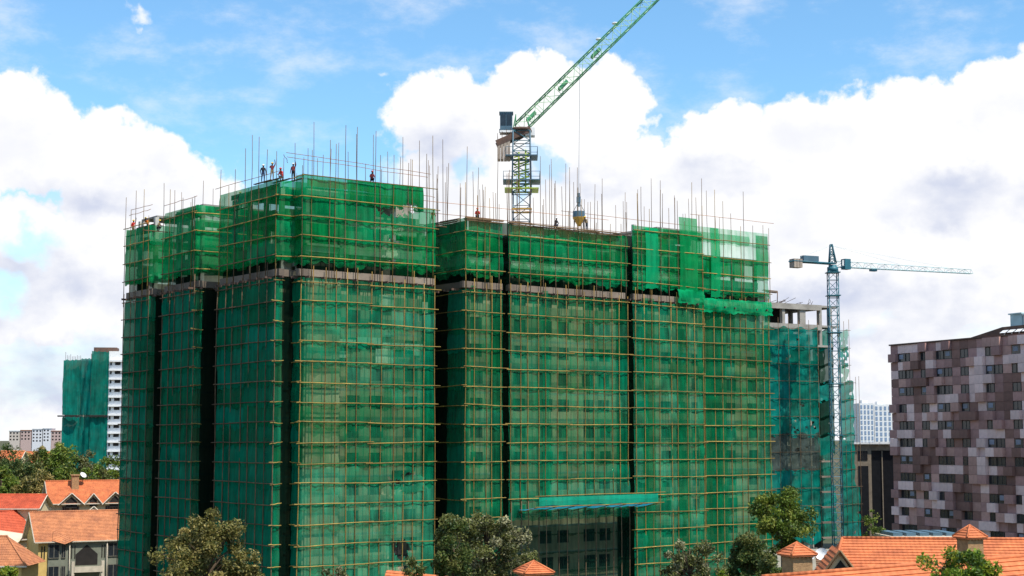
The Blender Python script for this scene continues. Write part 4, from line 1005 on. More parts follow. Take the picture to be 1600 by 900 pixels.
def gable_house(name, label, loc, rz, L, Wd, ze, zr, wallm, tilem, over=.5, trim=None):
    """ridge along local x; front slope faces -y; base at z 0"""
    e_ = empty(name, loc, rz, label, 'house')
    m = MB(); m.b2((-L/2, -Wd/2, 0), (L/2, Wd/2, ze - .05)); 
    for sx_ in (-1, 1):
        x = sx_ * (L / 2 - .002)
        m.quad([(x, -Wd/2, ze - .05), (x, Wd/2, ze - .05), (x, 0, zr - .12)])
    m.build('wall', wallm, e_)
    k = (zr - ze) / (Wd / 2); zo_ = ze - over * k
    m = MB()
    for sy in (-1, 1):
        slope(m, (-L/2 - over, sy * (Wd/2 + over), zo_), (L/2 + over, sy * (Wd/2 + over), zo_), (-L/2 - over, 0, zr), (L/2 + over, 0, zr))
        m.quad([(-L/2 - over, sy * (Wd/2 + over), zo_ - .06), (L/2 + over, sy * (Wd/2 + over), zo_ - .06), (L/2 + over, 0, zr - .06), (-L/2 - over, 0, zr - .06)], 1)
    rf = m.build('roof', [tilem, TRIM], e_)
    m = MB(); m.tube([(-L/2 - over, 0, zr + .04), (L/2 + over, 0, zr + .04)], .13, 8); m.build('ridge_tile', tilem, rf)
    for sx_ in (-1, 1):
        for sy in (-1, 1):
            x = sx_ * (L/2 + over); m = MB(); m.tube([(x, sy * (Wd/2 + over), zo_ - .05), (x, 0, zr - .05)], .09, 4); m.build('barge_board', trim or TRIM, rf)
    for sy in (-1, 1):
        m = MB(); m.box((0, sy * (Wd/2 + over + .07), zo_ - .02), (L + 2 * over, .14, .16)); m.build('gutter', TRIM, rf)
    return e_, rf
def wall_window(par, x, y, z, w, h, bars=2, rz=0.0, fm=None):
    m = MB(); m.b2((-w/2, -.05, 0), (w/2, .06, h), 0); o = m.build('window', M['glass'], par, loc=(x, y, z), rz=rz)
    m = MB()
    for k in range(bars + 1): xx = -w/2 + w * k / bars; m.b2((xx - .04, -.09, 0), (xx + .04, -.051, h))
    m.b2((-w/2, -.095, -.08), (w/2, -.051, -.001)); m.b2((-w/2, -.095, h + .001), (w/2, -.051, h + .08)); m.build('frame', fm or TRIM, o); return o
# House B: tan roof, balcony front
YB = 222.0; cB = at(125, 848, YB); k_ = ppm(YB)
zeB = at(0, 846, YB - 4.6).z; zrB = at(0, 800, YB).z
LB_ = 19.0; RB = R(27)
cB = at(60, 853, YB - 4.5) + Matrix.Rotation(RB, 3, 'Z') @ Vector((LB_ / 2, 4.5, 0))
hB, rB = gable_house('tan_roofed_house', 'house with weathered tan tiled roof, grey green front and arched balcony at lower left', (cB.x, cB.y, 0), RB, LB_, 9.0, zeB + .35, zrB, YEL, TILE2, .6)
m = MB(); m.b2((-LB_/2 + 1.3, -4.75, 0), (LB_/2, -4.505, zeB + .1)); m.build('front_wall', GRN, hB)
def local_x(c, rz, y, px):
    def f(s):
        q = Vector((c.x, c.y, 0)) + Matrix.Rotation(rz, 3, 'Z') @ Vector((s, y, 0)); return 800 + F_PX * q.x / (q.y * CP)
    return solve(f, px, -40, 40)
lx = lambda px: local_x(cB, RB, -4.7, px)
zz = lambda py: at(0, py, YB - 2.0).z
for px0, px1 in ((81, 97), (101, 107), (173, 190)):
    for (y1, y0) in ((850, 870), (884, 905)):
        wall_window(hB, (lx(px0) + lx(px1)) / 2, -4.8, zz(y0), lx(px1) - lx(px0), zz(y1) - zz(y0), 2, fm=DKF)
m = MB(); cxp = lx(140); w2 = lx(157) - lx(140)      # pointed balcony opening as a panel, inner shade put into its dark colour
m.v += [(cxp - w2, -4.78, zz(883)), (cxp + w2, -4.78, zz(883)), (cxp + w2, -4.78, zz(866)), (cxp, -4.78, zz(851)), (cxp - w2, -4.78, zz(866)), (cxp - w2, -4.6, zz(883)), (cxp + w2, -4.6, zz(883)), (cxp + w2, -4.6, zz(866)), (cxp, -4.6, zz(851)), (cxp - w2, -4.6, zz(866))]
m.f += [(0, 1, 2, 3, 4), (0, 4, 9, 5), (4, 3, 8, 9), (3, 2, 7, 8), (2, 1, 6, 7)]; m.m += [0] * 5; m.sm += [False] * 5
m.build('balcony_opening', M['dark'], hB)
m = MB(); m.b2((lx(118), -6.2, zz(891)), (lx(162), -4.76, zz(889))); m.b2((lx(118), -6.3, zz(893)), (lx(162), -6.2, zz(884))); m.b2((lx(118), -6.2, zz(893)), (lx(119), -4.76, zz(884)));m.b2((lx(161), -6.2, zz(893)), (lx(162), -4.76, zz(884)))
m.build('balcony', TRIM, hB)
for px in (114, 160): m = MB(); m.b2((lx(px), -6.2, 0), (lx(px) + .4, -5.8, zz(876))); m.build('balcony_post', TRIM, hB)
for px in (112, 116, 121, 163, 167): m = MB(); m.b2((lx(px), -4.82, zz(872)), (lx(px) + .12, -4.752, zz(852))); m.build('wall_slot', M['dark'], hB)
for px in (70, 74): m = MB(); m.b2((lx(px), -4.58, zz(872)), (lx(px) + .14, -4.502, zz(852))); m.build('wall_slot', M['dark'], hB)
for px in (113, 171): m = MB(); m.tube([(lx(px), -5.0, 0), (lx(px), -5.0, zeB)], .07, 6); m.build('downpipe', TRIM, hB)
m = MB(); slope(m, (lx(85), -5.2, zeB + .05), (lx(104), -5.6, zeB - .45), (lx(90), -3.6, zeB + 1.45), (lx(90) + .1, -3.6, zeB + 1.46)); slope(m, (lx(104), -5.6, zeB - .45), (lx(120), -5.2, zeB + .05), (lx(90), -3.6, zeB + 1.45), (lx(90) + .1, -3.6, zeB + 1.46)); m.build('roof_hip', TILE2, rB)
# House A: orange roof with dormers behind
YA = 252.0; kA = ppm(YA); zeA = at(0, 786, YA - 4).z; zrA = at(0, 752, YA).z; LA = 26.0; RA = R(24)
cA = at(80, 787, YA - 4) + Matrix.Rotation(RA, 3, 'Z') @ Vector((LA / 2, 4.25, 0))
hA, rA = gable_house('orange_roofed_house', 'cream house with orange tiled roof, dormers and a chimney behind the tan roof', (cA.x, cA.y, 0), RA, LA, 8.5, zeA + .2, zrA, CREAM, TILE, .5)
la = lambda px: local_x(cA, RA, -4.5, px); za = lambda py: at(0, py, YA - 1.0).z
for (pc, hw, pt_, pb2) in ((114, 20, 772, 790), (148, 13, 773, 788), (182, 20, 771, 790)):
    c0 = la(pc); w2 = hw / kA; zt_ = za(pt_) ; zb_ = za(pb2)
    m = MB()
    for sg in (-1, 1):
        slope(m, (c0 + sg * w2, -4.95, zb_ + .2), (c0 + sg * w2, -1.2, zb_ + .2), (c0, -4.95, zt_ + .25), (c0, -1.2, zt_ + .25))
    dm = m.build('dormer_roof', TILE, rA)
    m = MB(); m.quad([(c0 - w2 * .85, -4.6, zb_ + .05), (c0 + w2 * .85, -4.6, zb_ + .05), (c0, -4.6, zt_)]); m.build('dormer_wall', CREAM, dm)
    w3 = w2 * .42; zc = zb_ + .2; m = MB(); m.quad([(c0 - w3, -4.66, zc - .5), (c0 + w3, -4.66, zc - .5), (c0 + w3, -4.66, zc + .5), (c0, -4.66, zt_ - .35), (c0 - w3, -4.66, zc + .5)]); m.build('dormer_opening', M['dark'], dm)  # flat dark panel; shade inside the dormer put into its colour
    for sg in (-1, 1): m = MB(); m.tube([(c0 + sg * w2, -5.0, zb_ + .15), (c0, -5.0, zt_ + .2)], .1, 4); m.build('barge_board', TRIM, dm)
for (a_, b_) in ((101, 111), (115, 126), (168, 178), (180, 190)): wall_window(hA, (la(a_) + la(b_)) / 2, -4.3, za(800), (b_ - a_) / kA, za(791) - za(800), 3, fm=DKF)
m = MB(); c0 = la(148)
for sg in (-1, 1): m.tube([(c0 + sg * 1.1, -5.4, za(801)), (c0, -5.4, za(791))], .12, 4)
m.quad([(c0 - 1, -5.3, za(801)), (c0 + 1, -5.3, za(801)), (c0, -5.3, za(792))]); m.build('porch_gable', TRIM, hA)
m = MB(); ox = local_x(cA, RA, -1.2, 119); m.b2((ox - .55, -1.8, zrA - 2), (ox + .55, -.8, zrA + .9)); m.b2((ox - .7, -1.95, zrA + .901), (ox + .7, -.65, zrA + 1.1)); m.build('chimney', BRICK, rA)
m = MB(); m.lathe([(0, 0), (.35, .06), (.55, .2)], (0, 0, 0), 12); dsh = m.build('satellite_dish', M['white'], rA, loc=(ox + 1.2, -1.2, zrA + .9), rot=(R(50), 0, R(30)))
m = MB(); m.tube([(ox + 1.2, -1.2, zrA - .2), (ox + 1.2, -1.2, zrA + .95)], .05, 5); m.build('dish_mast', M['frame'], rA)
# House C: red roof at the left edge, House D small orange roof, and a cream gable
YC = 240.0; zeC = at(0, 792, YC - 3).z; zrC = at(0, 773, YC).z; xc_ = at(25, 790, YC).x
hC, rC = gable_house('red_roofed_house', 'house with bright red tiled roof at the left edge behind a cream wall', (xc_ - 4.5, YC, 0), 0, 17.5, 6.5, zeC, zrC, CREAM, TILE3, .5)
YD = 206.0; xd = at(22, 880, YD).x; zeD = at(0, 883, YD - 3).z; zrD = at(0, 838, YD).z
e_ = empty('small_orange_roofed_house', (xd - 2.0, YD, 0), 0, 'low yellow house with orange hipped roof in the lower left corner', 'house')
m = MB(); m.b2((-7, -3.2, 0), (4.0, 4, zeD)); m.build('wall', YEL, e_)
m = MB(); slope(m, (-8, -3.9, zeD - .1), (4.8, -3.9, zeD - .1), (-8, 0.2, zrD), (.9, .2, zrD)); slope(m, (4.8, -3.9, zeD - .1), (4.8, 4.6, zeD - .1), (.9, .2, zrD), (.9, .3, zrD)); slope(m, (-8, 4.6, zeD - .1), (4.8, 4.6, zeD - .1), (-8, .3, zrD), (.9, .3, zrD)); rD = m.build('roof', TILE2, e_)
m = MB(); m.tube([(4.8, -3.9, zeD), (.9, .2, zrD + .05)], .12, 6); m.tube([(.9, .2, zrD + .05), (-8, .2, zrD + .05)], .12, 6); m.build('ridge_tile', TILE2, rD)
m = MB(); m.box((-1.6, -4.0, zeD - .12), (13, .14, .18)); m.build('gutter', TRIM, rD)
for x in (-.6, 2.2): wall_window(e_, x, -3.25, zeD - 2.2, 1.2, 1.6, 2)
YE = 232.0; xe = at(-8, 850, YE).x
hE, rE = gable_house('cream_gable_house', 'cream gabled house with a pale flat awning at the left edge between two roofs', (xe - 1.0, YE, 0), R(62), 11, 6.5, at(0, 838, YE).z, at(0, 800, YE).z, CREAM, TILE3, .5)
m = MB(); q = at(8, 838, 224); m.quad([(q.x - 5, 204, q.z + .8), (q.x + 1.7, 203, q.z - .6), (q.x + 1.9, 209, q.z + .5), (q.x - 5, 209, q.z + 1.3)])
aw = MB(); aw.prism([(0, 0), (6, 0), (6, 5), (0, 5)], 0, .15); a_ = aw.build('roof_awning', AWN, None, loc=(q.x - 4.0, 222.5, q.z - .4), rot=(R(14), R(8), 0))
for px_ in (.3, 5.6):
    for py_ in (.3, 4.6): pass
tag(a_, 'pale sheet awning above the low orange roof at the left edge', 'awning')

# right foreground roofs
YR = 96.0
rr0 = at(1318, 842, YR + 5); 
zri = at(1340, 842, YR + 4).z
e_ = empty('long_tiled_roof_house', (at(1460, 842, YR).x, YR + 4, 0), R(-6), 'house with long orange tiled roof and small gable at lower right', 'house')
Lh = 22.0; xo = at(1318, 842, YR + 4).x - e_.location.x
m = MB(); m.b2((xo + .8, -3.4, 0), (xo + Lh, 4, zri - 3.0)); m.build('wall', CREAM, e_)
ze_ = zri - 3.3; wy = 5.2
m = MB(); slope(m, (xo - 1.6, -wy, ze_), (xo + Lh, -wy, ze_), (xo, 0, zri), (xo + Lh, 0, zri)); slope(m, (xo - 1.6, wy, ze_), (xo + Lh, wy, ze_), (xo, 0, zri), (xo + Lh, 0, zri)); slope(m, (xo - 1.6, wy, ze_), (xo - 1.6, -wy, ze_), (xo, 0.02, zri), (xo, 0, zri))
rf = m.build('roof', TILE, e_)
m = MB(); m.tube([(xo, 0, zri + .03), (xo + Lh, 0, zri + .03)], .11, 8); m.tube([(xo, 0, zri + .03), (xo - 1.6, -wy, ze_ + .05)], .1, 6); m.build('ridge_tile', TILE, rf)
gx = at(1345, 870, YR - 1).x - e_.location.x; gz = at(0, 860, YR).z         # small gable
m = MB()
for sg in (-1, 1): slope(m, (gx - .6 + sg * 1.25, -4.6, gz - 1.7), (gx - .6 + sg * 1.25, 0, gz - 1.7), (gx - .6, -4.6, gz), (gx - .6, 0, gz))
gr = m.build('gable_roof', TILE, rf)
m = MB(); m.quad([(gx - 1.6, -4.3, gz - 1.7), (gx + .4, -4.3, gz - 1.7), (gx - .6, -4.3, gz - .15)]); m.build('gable_wall', CREAM, gr)
m = MB(); m.quad([(gx - 1.0, -4.36, gz - 1.7), (gx - .1, -4.36, gz - 1.7), (gx - .1, -4.36, gz - 1.2), (gx - .55, -4.36, gz - .6), (gx - 1.0, -4.36, gz - 1.2)]); m.build('gable_opening', M['dark'], gr)  # flat dark panel: shadow inside the gable put into its colour
for sg in (-1, 1): m = MB(); m.tube([(gx - .6 + sg * 1.3, -4.66, gz - 1.75), (gx - .6, -4.66, gz - .02)], .08, 4); m.build('barge_board', M['plank'], gr)
# nearer roof sweeping across the lower right corner
YN = 66.0; a0 = at(1190, 902, YN - 3); a1 = at(1640, 866, YN + 1)
e_ = empty('near_tiled_roof_house', (a0.x, a0.y, 0), 0, 'nearest orange tiled roof filling the lower right corner', 'house')
d_ = a1 - a0
m = MB(); slope(m, (0, -5, a0.z - 3.0), (d_.x, d_.y - 5, a1.z - 3.2), (0, 0, a0.z), (d_.x, d_.y, a1.z)); slope(m, (0, 5, a0.z - 3.0), (d_.x, d_.y + 5, a1.z - 3.2), (0, .0, a0.z), (d_.x, d_.y, a1.z)); rf = m.build('roof', TILE, e_)
m = MB(); m.tube([(0, 0, a0.z + .02), (d_.x, d_.y, a1.z + .02)], .09, 8); m.build('ridge_tile', TILE, rf)
m = MB(); m.b2((.5, -3.8, 0), (d_.x - .5, 3.5, a0.z - 2.6)); m.build('wall', CREAM, e_)
# tile-capped chimneys
def chimney(px, ptop, pe, pb_, hw, Y, label, pw=None):
    s = ppm(Y); t_ = at(px, ptop, Y); ze = at(px, pe, Y).z; h = hw / s
    e_ = empty('tile_capped_chimney', (t_.x, Y, 0), R(20), label, 'chimney', 'chimneys with tiled caps')
    w_ = h * .74; m = MB(); m.b2((-w_, -w_, 8), (w_, w_, ze - .12)); 
    st = m.build('stack', BRICK, e_)
    m = MB()
    for kk in range(4):
        for j in range(5):
            x = -w_ + (2 * w_) * (j + .5) / 5; c_ = Matrix.Rotation(kk * math.pi / 2, 3, 'Z') @ Vector((x, -w_ - .06, ze - .14)); m.box(c_, (.09, .09, .12), 0, kk * math.pi / 2)
    tag(m.build('corbel', BRICK, e_), kind='stuff')
    m = MB(); cs = [(-h, -h), (h, -h), (h, h), (-h, h)]
    for kk in range(4):
        a = cs[kk]; b = cs[(kk + 1) % 4]; slope(m, (a[0], a[1], ze - .05), (b[0], b[1], ze - .05), (a[0] * .03, a[1] * .03, t_.z), (b[0] * .03, b[1] * .03, t_.z), .22, .035)
    m.b2((-h * .97, -h * .97, ze - .12), (h * .97, h * .97, ze - .06))
    cp = m.build('cap', TILE, e_)
    m = MB()
    for a in cs: m.tube([(a[0], a[1], ze), (0, 0, t_.z + .02)], .06, 5)
    m.lathe([(0, .1), (.09, 0), (0.1, -.1)], (0, 0, t_.z), 8); m.build('hip_tile', TILE, cp)
chimney(1245, 848, 865, 895, 23, 86, 'tile-capped brick chimney beside the small gable at lower right')
chimney(1515, 821, 838, 880, 19, 92, 'tile-capped chimney in front of the patterned block')
chimney(834, 877, 893, 905, 25, 84, 'tile-capped chimney top at the bottom centre below the catch fan')
# white flat roofs, domes and bits behind the long roof
Yw = 170.0; q = at(1398, 841, Yw); q1 = at(1505, 838, Yw)
e_ = empty('skylight_shed', (q.x, Yw, 0), R(4), 'pale flat shed roof with dark skylights behind the long orange roof', 'shed'); w_ = q1.x - q.x
m = MB(); m.b2((0, 0, 0), (w_, 7, q.z - .2)); m.build('wall', CREAM, e_)
m = MB(); m.prism([(-.2, -.3), (w_ + .2, -.3), (w_ + .2, 7.2), (-.2, 7.2)], q.z - .197, q.z + .15); rf = m.build('roof', TRIM, e_)
for k in range(5): m = MB(); x = w_ * (k + .15) / 5; m.b2((x, 1.2, q.z + .154), (x + w_ * .14, 6.4, q.z + .5)); m.build('skylight', M['steel_blue'], rf)
Yw = 128.0; q = at(1262, 862, Yw)
e_ = empty('brown_lean_to', (q.x, Yw, 0), 0, 'brown pitched outbuilding with pale ridge between the chimney and the small gable', 'outbuilding')
m = MB(); slope(m, (0, -4, q.z - 2.2), (6.5, -4, q.z - 2.2), (.6, 0, q.z - .2), (6.0, 0, q.z + .3)); rf = m.build('roof', mat('brown_tile', (.16, .09, .05), .85), e_)
m = MB(); m.b2((.2, -3.6, 0), (6.2, 3, q.z - 2.1)); m.build('wall', CREAM, e_); m = MB(); m.tube([(.6, 0, q.z - .15), (6, 0, q.z + .35)], .16, 6); m.build('ridge_tile', TRIM, rf)
for (px, py, r_, lab) in ((1284, 867, .50, 'larger white satellite dish behind the tile-capped chimney'), (1267, 870, .32, 'smaller white satellite dish behind the tile-capped chimney')):
    q = at(px, py, 122); e_ = empty('satellite_dish', q, 0, lab, 'satellite dish'); m = MB(); m.lathe([(0, 0), (r_ * .6, .06), (r_, .22)], (0, 0, 0), 14); m.build('reflector', M['white'], e_, rot=(R(65), 0, R(-15)))
    m = MB(); m.tube([(0, .1, 0), (0, .1, -q.z)], .04, 5); m.build('mast', M['frame'], e_)
q = at(1300, 858, 178); e_ = empty('white_site_wall', (q.x, 178, 0), 0, 'white boundary wall at the foot of the teal tower', 'wall'); m = MB(); m.b2((-8, 0, 0), (5, .3, q.z)); m.build('panel', TRIM, e_)
q = at(628, 893, 112); e_ = empty('low_red_roof_hut', (q.x, 112, 0), R(-6), 'small orange roof corner peeping up at the bottom edge by the torn net', 'house')
m = MB(); slope(m, (-1.3, -3, q.z - 2), (4, -3, q.z - 2.2), (-1.1, 0, q.z + .1), (3.4, 0, q.z - .3)); m.build('roof', TILE, e_); m = MB(); m.b2((-1, -2.7, 0), (3.4, 2, q.z - 2)); m.build('wall', CREAM, e_)

# ------------------------------------------------------------------ trees
BARK = mat('bark', (.10, .07, .045), .9, .3)
LM = {'olive': [leaf_mat('leaf_olive', (.17, .15, .035)), leaf_mat('leaf_dkolive', (.075, .08, .018)), leaf_mat('leaf_straw', (.42, .33, .11))],
      'dark': [leaf_mat('leaf_dark', (.05, .085, .02)), leaf_mat('leaf_dark2', (.09, .12, .025)), leaf_mat('leaf_dark3', (.17, .17, .045))],
      'grey': [leaf_mat('leaf_grey', (.16, .17, .045)), leaf_mat('leaf_grey2', (.08, .09, .028)), leaf_mat('leaf_bloom', (.30, .28, .15))],
      'green': [leaf_mat('leaf_green', (.13, .19, .022)), leaf_mat('leaf_green2', (.07, .11, .016)), leaf_mat('leaf_green3', (.23, .25, .04))],
      'bright': [leaf_mat('leaf_bright', (.16, .25, .02)), leaf_mat('leaf_bright2', (.07, .12, .02)), leaf_mat('leaf_bright3', (.30, .33, .03))]}
def tree_meshes(seed, w, h, trunk_h, nclump, nleaf, leaf, mats, spread=.30, conic=0.0):
    """crown w wide, h tall, sitting on a trunk; base at z 0"""
    r = random.Random(seed); tk = MB(); cm = MB(); H = trunk_h + h
    lean = Vector((r.uniform(-.3, .3), r.uniform(-.3, .3), 0)); pts = [Vector((0, 0, 0)), Vector((0, 0, trunk_h * .5)) + lean * .5, Vector((0, 0, trunk_h + h * .15)) + lean, Vector((0, 0, trunk_h + h * .75)) + lean * 1.5]
    r0 = max(.1, w * .035); tk.tube(pts, [r0, r0 * .8, r0 * .55, r0 * .15], 7)
    cl = []
    for k in range(nclump):
        while True:
            x, y, z = r.uniform(-1, 1), r.uniform(-1, 1), r.uniform(-1, 1); q = x * x + y * y + z * z
            if .18 < q < 1: break
        sc = 1 - conic * max(0, (z + .3)) ; sc *= r.uniform(.68, 1.2)
        c = Vector((x * w / 2 * sc * .9, y * w / 2 * sc * .9, trunk_h + h * (.5 + z * .46) * r.uniform(.93, 1.04))) + lean
        cl.append(c); st = pts[2].lerp(pts[3], max(0, min(1, (c.z - pts[2].z) / max(.1, h) )) * .8) if c.z > pts[2].z else pts[1].lerp(pts[2], .7)
        mid = st.lerp(c, .5) + Vector((r.uniform(-.2, .2), r.uniform(-.2, .2), .12 * w * .3)); tk.tube([st, mid, c], [r0 * .28, r0 * .16, r0 * .05], 4, caps=False)
    rc = spread * min(w, h)
    for k, c in enumerate(cl):
        mi0 = r.choice((0, 0, 1, 1, 2)); rr_ = rc * r.uniform(.55, 1.1)
        for j in range(int(nleaf / nclump * r.uniform(.7, 1.3))):
            d = Vector((r.gauss(0, 1), r.gauss(0, 1), r.gauss(0, .8))); d = d.normalized() * rr_ * (r.random() ** .45)
            p = c + d; up = Vector((r.gauss(0, 1), r.gauss(0, 1), r.gauss(.5, 1))).normalized(); a = up.orthogonal().normalized(); a = (Matrix.Rotation(r.uniform(0, 6.28), 3, up) @ a); b = up.cross(a)
            l = leaf * r.uniform(.6, 1.35); ww_ = l * r.uniform(.35, .6)
            mi = mi0 if r.random() < .6 else r.choice((0, 1, 2))
            cm.quad([p - a * l * .5, p - b * ww_ * .5 + up * ww_ * .12, p + a * l * .5, p + b * ww_ * .5 + up * ww_ * .12], mi)
    return tk.mesh('trunk', BARK), cm.mesh('crown', mats)
def tree(name, label, px, ptop, hw, Y, style, seed, pbot=None, nclump=34, nleaf=9000, leaf=.24, group=None, spread=.16, conic=0.0, cat='tree'):
    t_ = at(px, ptop, Y); w = 2 * hw / ppm(Y); top = t_.z
    h = min(top - .8, (w * 1.15 if pbot is None else (pbot - ptop) / ppm(Y)))
    tk, cr_ = tree_meshes(seed, w, h, top - h, nclump, nleaf, leaf, LM[style], spread, conic)
    e_ = empty(name, (t_.x, Y, 0), 0, label, cat, group)
    link('trunk', tk, e_); link('crown', cr_, e_); return e_
tree('olive_tree', 'olive brown bushy tree in front of the shaded left face', 332, 800, 92, 100, 'olive', 1, nclump=110, nleaf=26000, leaf=.23, pbot=960, spread=.10, conic=.22)
tree('dark_tree', 'dark green tree, left of the pair below the inner corner', 700, 798, 40, 97, 'dark', 2, nclump=40, nleaf=8000, leaf=.22, pbot=940, spread=.17, conic=.2)
tree('pale_flowering_tree', 'grey green tree with pale blossom, right of the pair below the inner corner', 764, 791, 74, 106, 'grey', 3, nclump=90, nleaf=20000, leaf=.22, pbot=930, spread=.11, conic=.2)
tree('leafy_green_tree', 'tall green tree in front of the right corner of the netting', 1222, 760, 50, 138, 'green', 4, nclump=50, nleaf=12000, leaf=.3, pbot=862, spread=.15)
tree('dark_conical_tree', 'dark green conical tree below the right end of the netting', 1166, 820, 42, 112, 'dark', 5, nclump=45, nleaf=10000, leaf=.24, pbot=930, spread=.17, conic=.35)
tree('sparse_grey_tree', 'sparse grey green tree at the bottom right of the catch fan', 1072, 832, 58, 108, 'grey', 6, nclump=60, nleaf=6500, leaf=.24, pbot=940, spread=.10)
tree('dark_bush', 'dark bush at the foot of the chimney at lower right', 1208, 856, 26, 104, 'dark', 7, nclump=22, nleaf=4200, leaf=.22, pbot=930, spread=.2, cat='bush')
tree('bright_leafy_tree', 'bright yellow green tree top in front of the near tiled roof', 1528, 846, 72, 52, 'bright', 8, nclump=46, nleaf=6500, leaf=.16, pbot=960, spread=.15)
tree('sapling', 'thin sapling in front of the dark office block', 1362, 790, 17, 176, 'green', 9, nclump=16, nleaf=650, leaf=.3, pbot=850, spread=.2)
tree('yellow_green_bush', 'yellow green bush in the lower left corner', 6, 884, 34, 150, 'bright', 10, nclump=22, nleaf=3500, leaf=.28, pbot=930, spread=.22, cat='bush')
tree('low_shrub', 'low straggly shrub at the bottom edge below the corner bay', 535, 884, 52, 118, 'grey', 11, nclump=24, nleaf=1900, leaf=.25, pbot=930, spread=.14, cat='bush')
tree('yellow_bush', 'small bright yellow bush tip at the bottom edge right of centre', 1131, 888, 9, 90, 'bright', 12, nclump=8, nleaf=900, leaf=.16, pbot=915, spread=.3, cat='bush')
tree('roadside_bush', 'dark low bush between the flowering tree and the catch fan', 650, 872, 20, 110, 'dark', 13, nclump=14, nleaf=1500, leaf=.22, pbot=930, spread=.25, cat='bush')
# wooded belt on the left
for k, (px, pt_, hw, Y, st, lab) in enumerate((
        (20, 690, 34, 330, 'dark', 'dark round tree at the left edge of the wooded belt'), (62, 694, 26, 350, 'olive', 'brownish tree behind the belt, between the left edge tree and the tall green one'),
        (88, 690, 34, 300, 'green', 'tallest green tree of the belt below the teal tower'), (130, 704, 30, 305, 'grey', 'grey green tree of the belt below the white balcony side'),
        (170, 712, 32, 300, 'green', 'green tree of the belt touching the netted block'), (45, 712, 32, 285, 'dark', 'dark tree low in the wooded belt above the red roof'),
        (112, 724, 40, 272, 'green', 'broad green tree just behind the orange roof chimney'), (5, 728, 40, 270, 'green', 'broad green tree at the left edge just above the red roof'),
        (60, 738, 36, 264, 'olive', 'olive tree directly above the red roof and left of the orange roof'), (165, 732, 36, 268, 'dark', 'dark tree behind the right end of the orange roof'), (-30, 700, 34, 300, 'dark', 'dark tree cut by the left edge of the picture'))):
    tree('belt_tree', lab, px, pt_, hw, Y, st, 40 + k, nclump=34, nleaf=5200, leaf=.55, group='trees of the wooded belt', pbot=pt_ + 70, spread=.17)
for k, (px, py, Y, L_, lab) in enumerate(((5, 705, 345, 9, 'orange roof half hidden among the trees at the left edge'), (54, 706, 360, 7, 'small orange roof half hidden in the middle of the trees'))):
    q = at(px, py, Y); gable_house('hidden_house', lab, (q.x, Y, 0), 0, L_, 7, q.z - 2.2, q.z, CREAM, TILE, .4)

# ------------------------------------------------------------------ workers
CL = {k: mat('cloth_' + k, c, .9, .2) for k, c in dict(navy=(.03, .04, .09), red=(.50, .04, .03), orange=(.60, .15, .03), khaki=(.25, .18, .10), grey=(.12, .12, .13), black=(.02, .02, .025), maroon=(.2, .04, .04)).items()}
SKIN = mat('skin', (.09, .045, .028), .6, .1); HEL = {'yellow': mat('helmet_y', (.7, .45, .03), .4, .05), 'white': mat('helmet_w', (.75, .75, .72), .4, .05), 'red': mat('helmet_r', (.55, .05, .03), .4, .05)}
POSES = {   # joints: hips z, chest, head, hands, feet
 'stand': dict(), 'reach': dict(rh=(.28, -.15, 2.0), re=(.33, -.05, 1.66)), 'reach2': dict(rh=(.2, -.2, 2.02), re=(.3, -.1, 1.68), lh=(-.2, -.38, 1.45), le=(-.33, -.15, 1.25)),
 'lean': dict(chest=(0, -.22, 1.28), head=(0, -.36, 1.56), rh=(.2, -.55, .95), re=(.27, -.3, 1.05), lh=(-.2, -.55, 1.0), le=(-.27, -.3, 1.08)),
 'crouch': dict(pel=(0, .1, .42), chest=(0, -.12, .82), head=(0, -.2, 1.12), rk=(.17, -.32, .5), lk=(-.17, -.32, .5), rh=(.16, -.48, .6), re=(.26, -.2, .6), lh=(-.16, -.48, .6), le=(-.26, -.2, .6))}
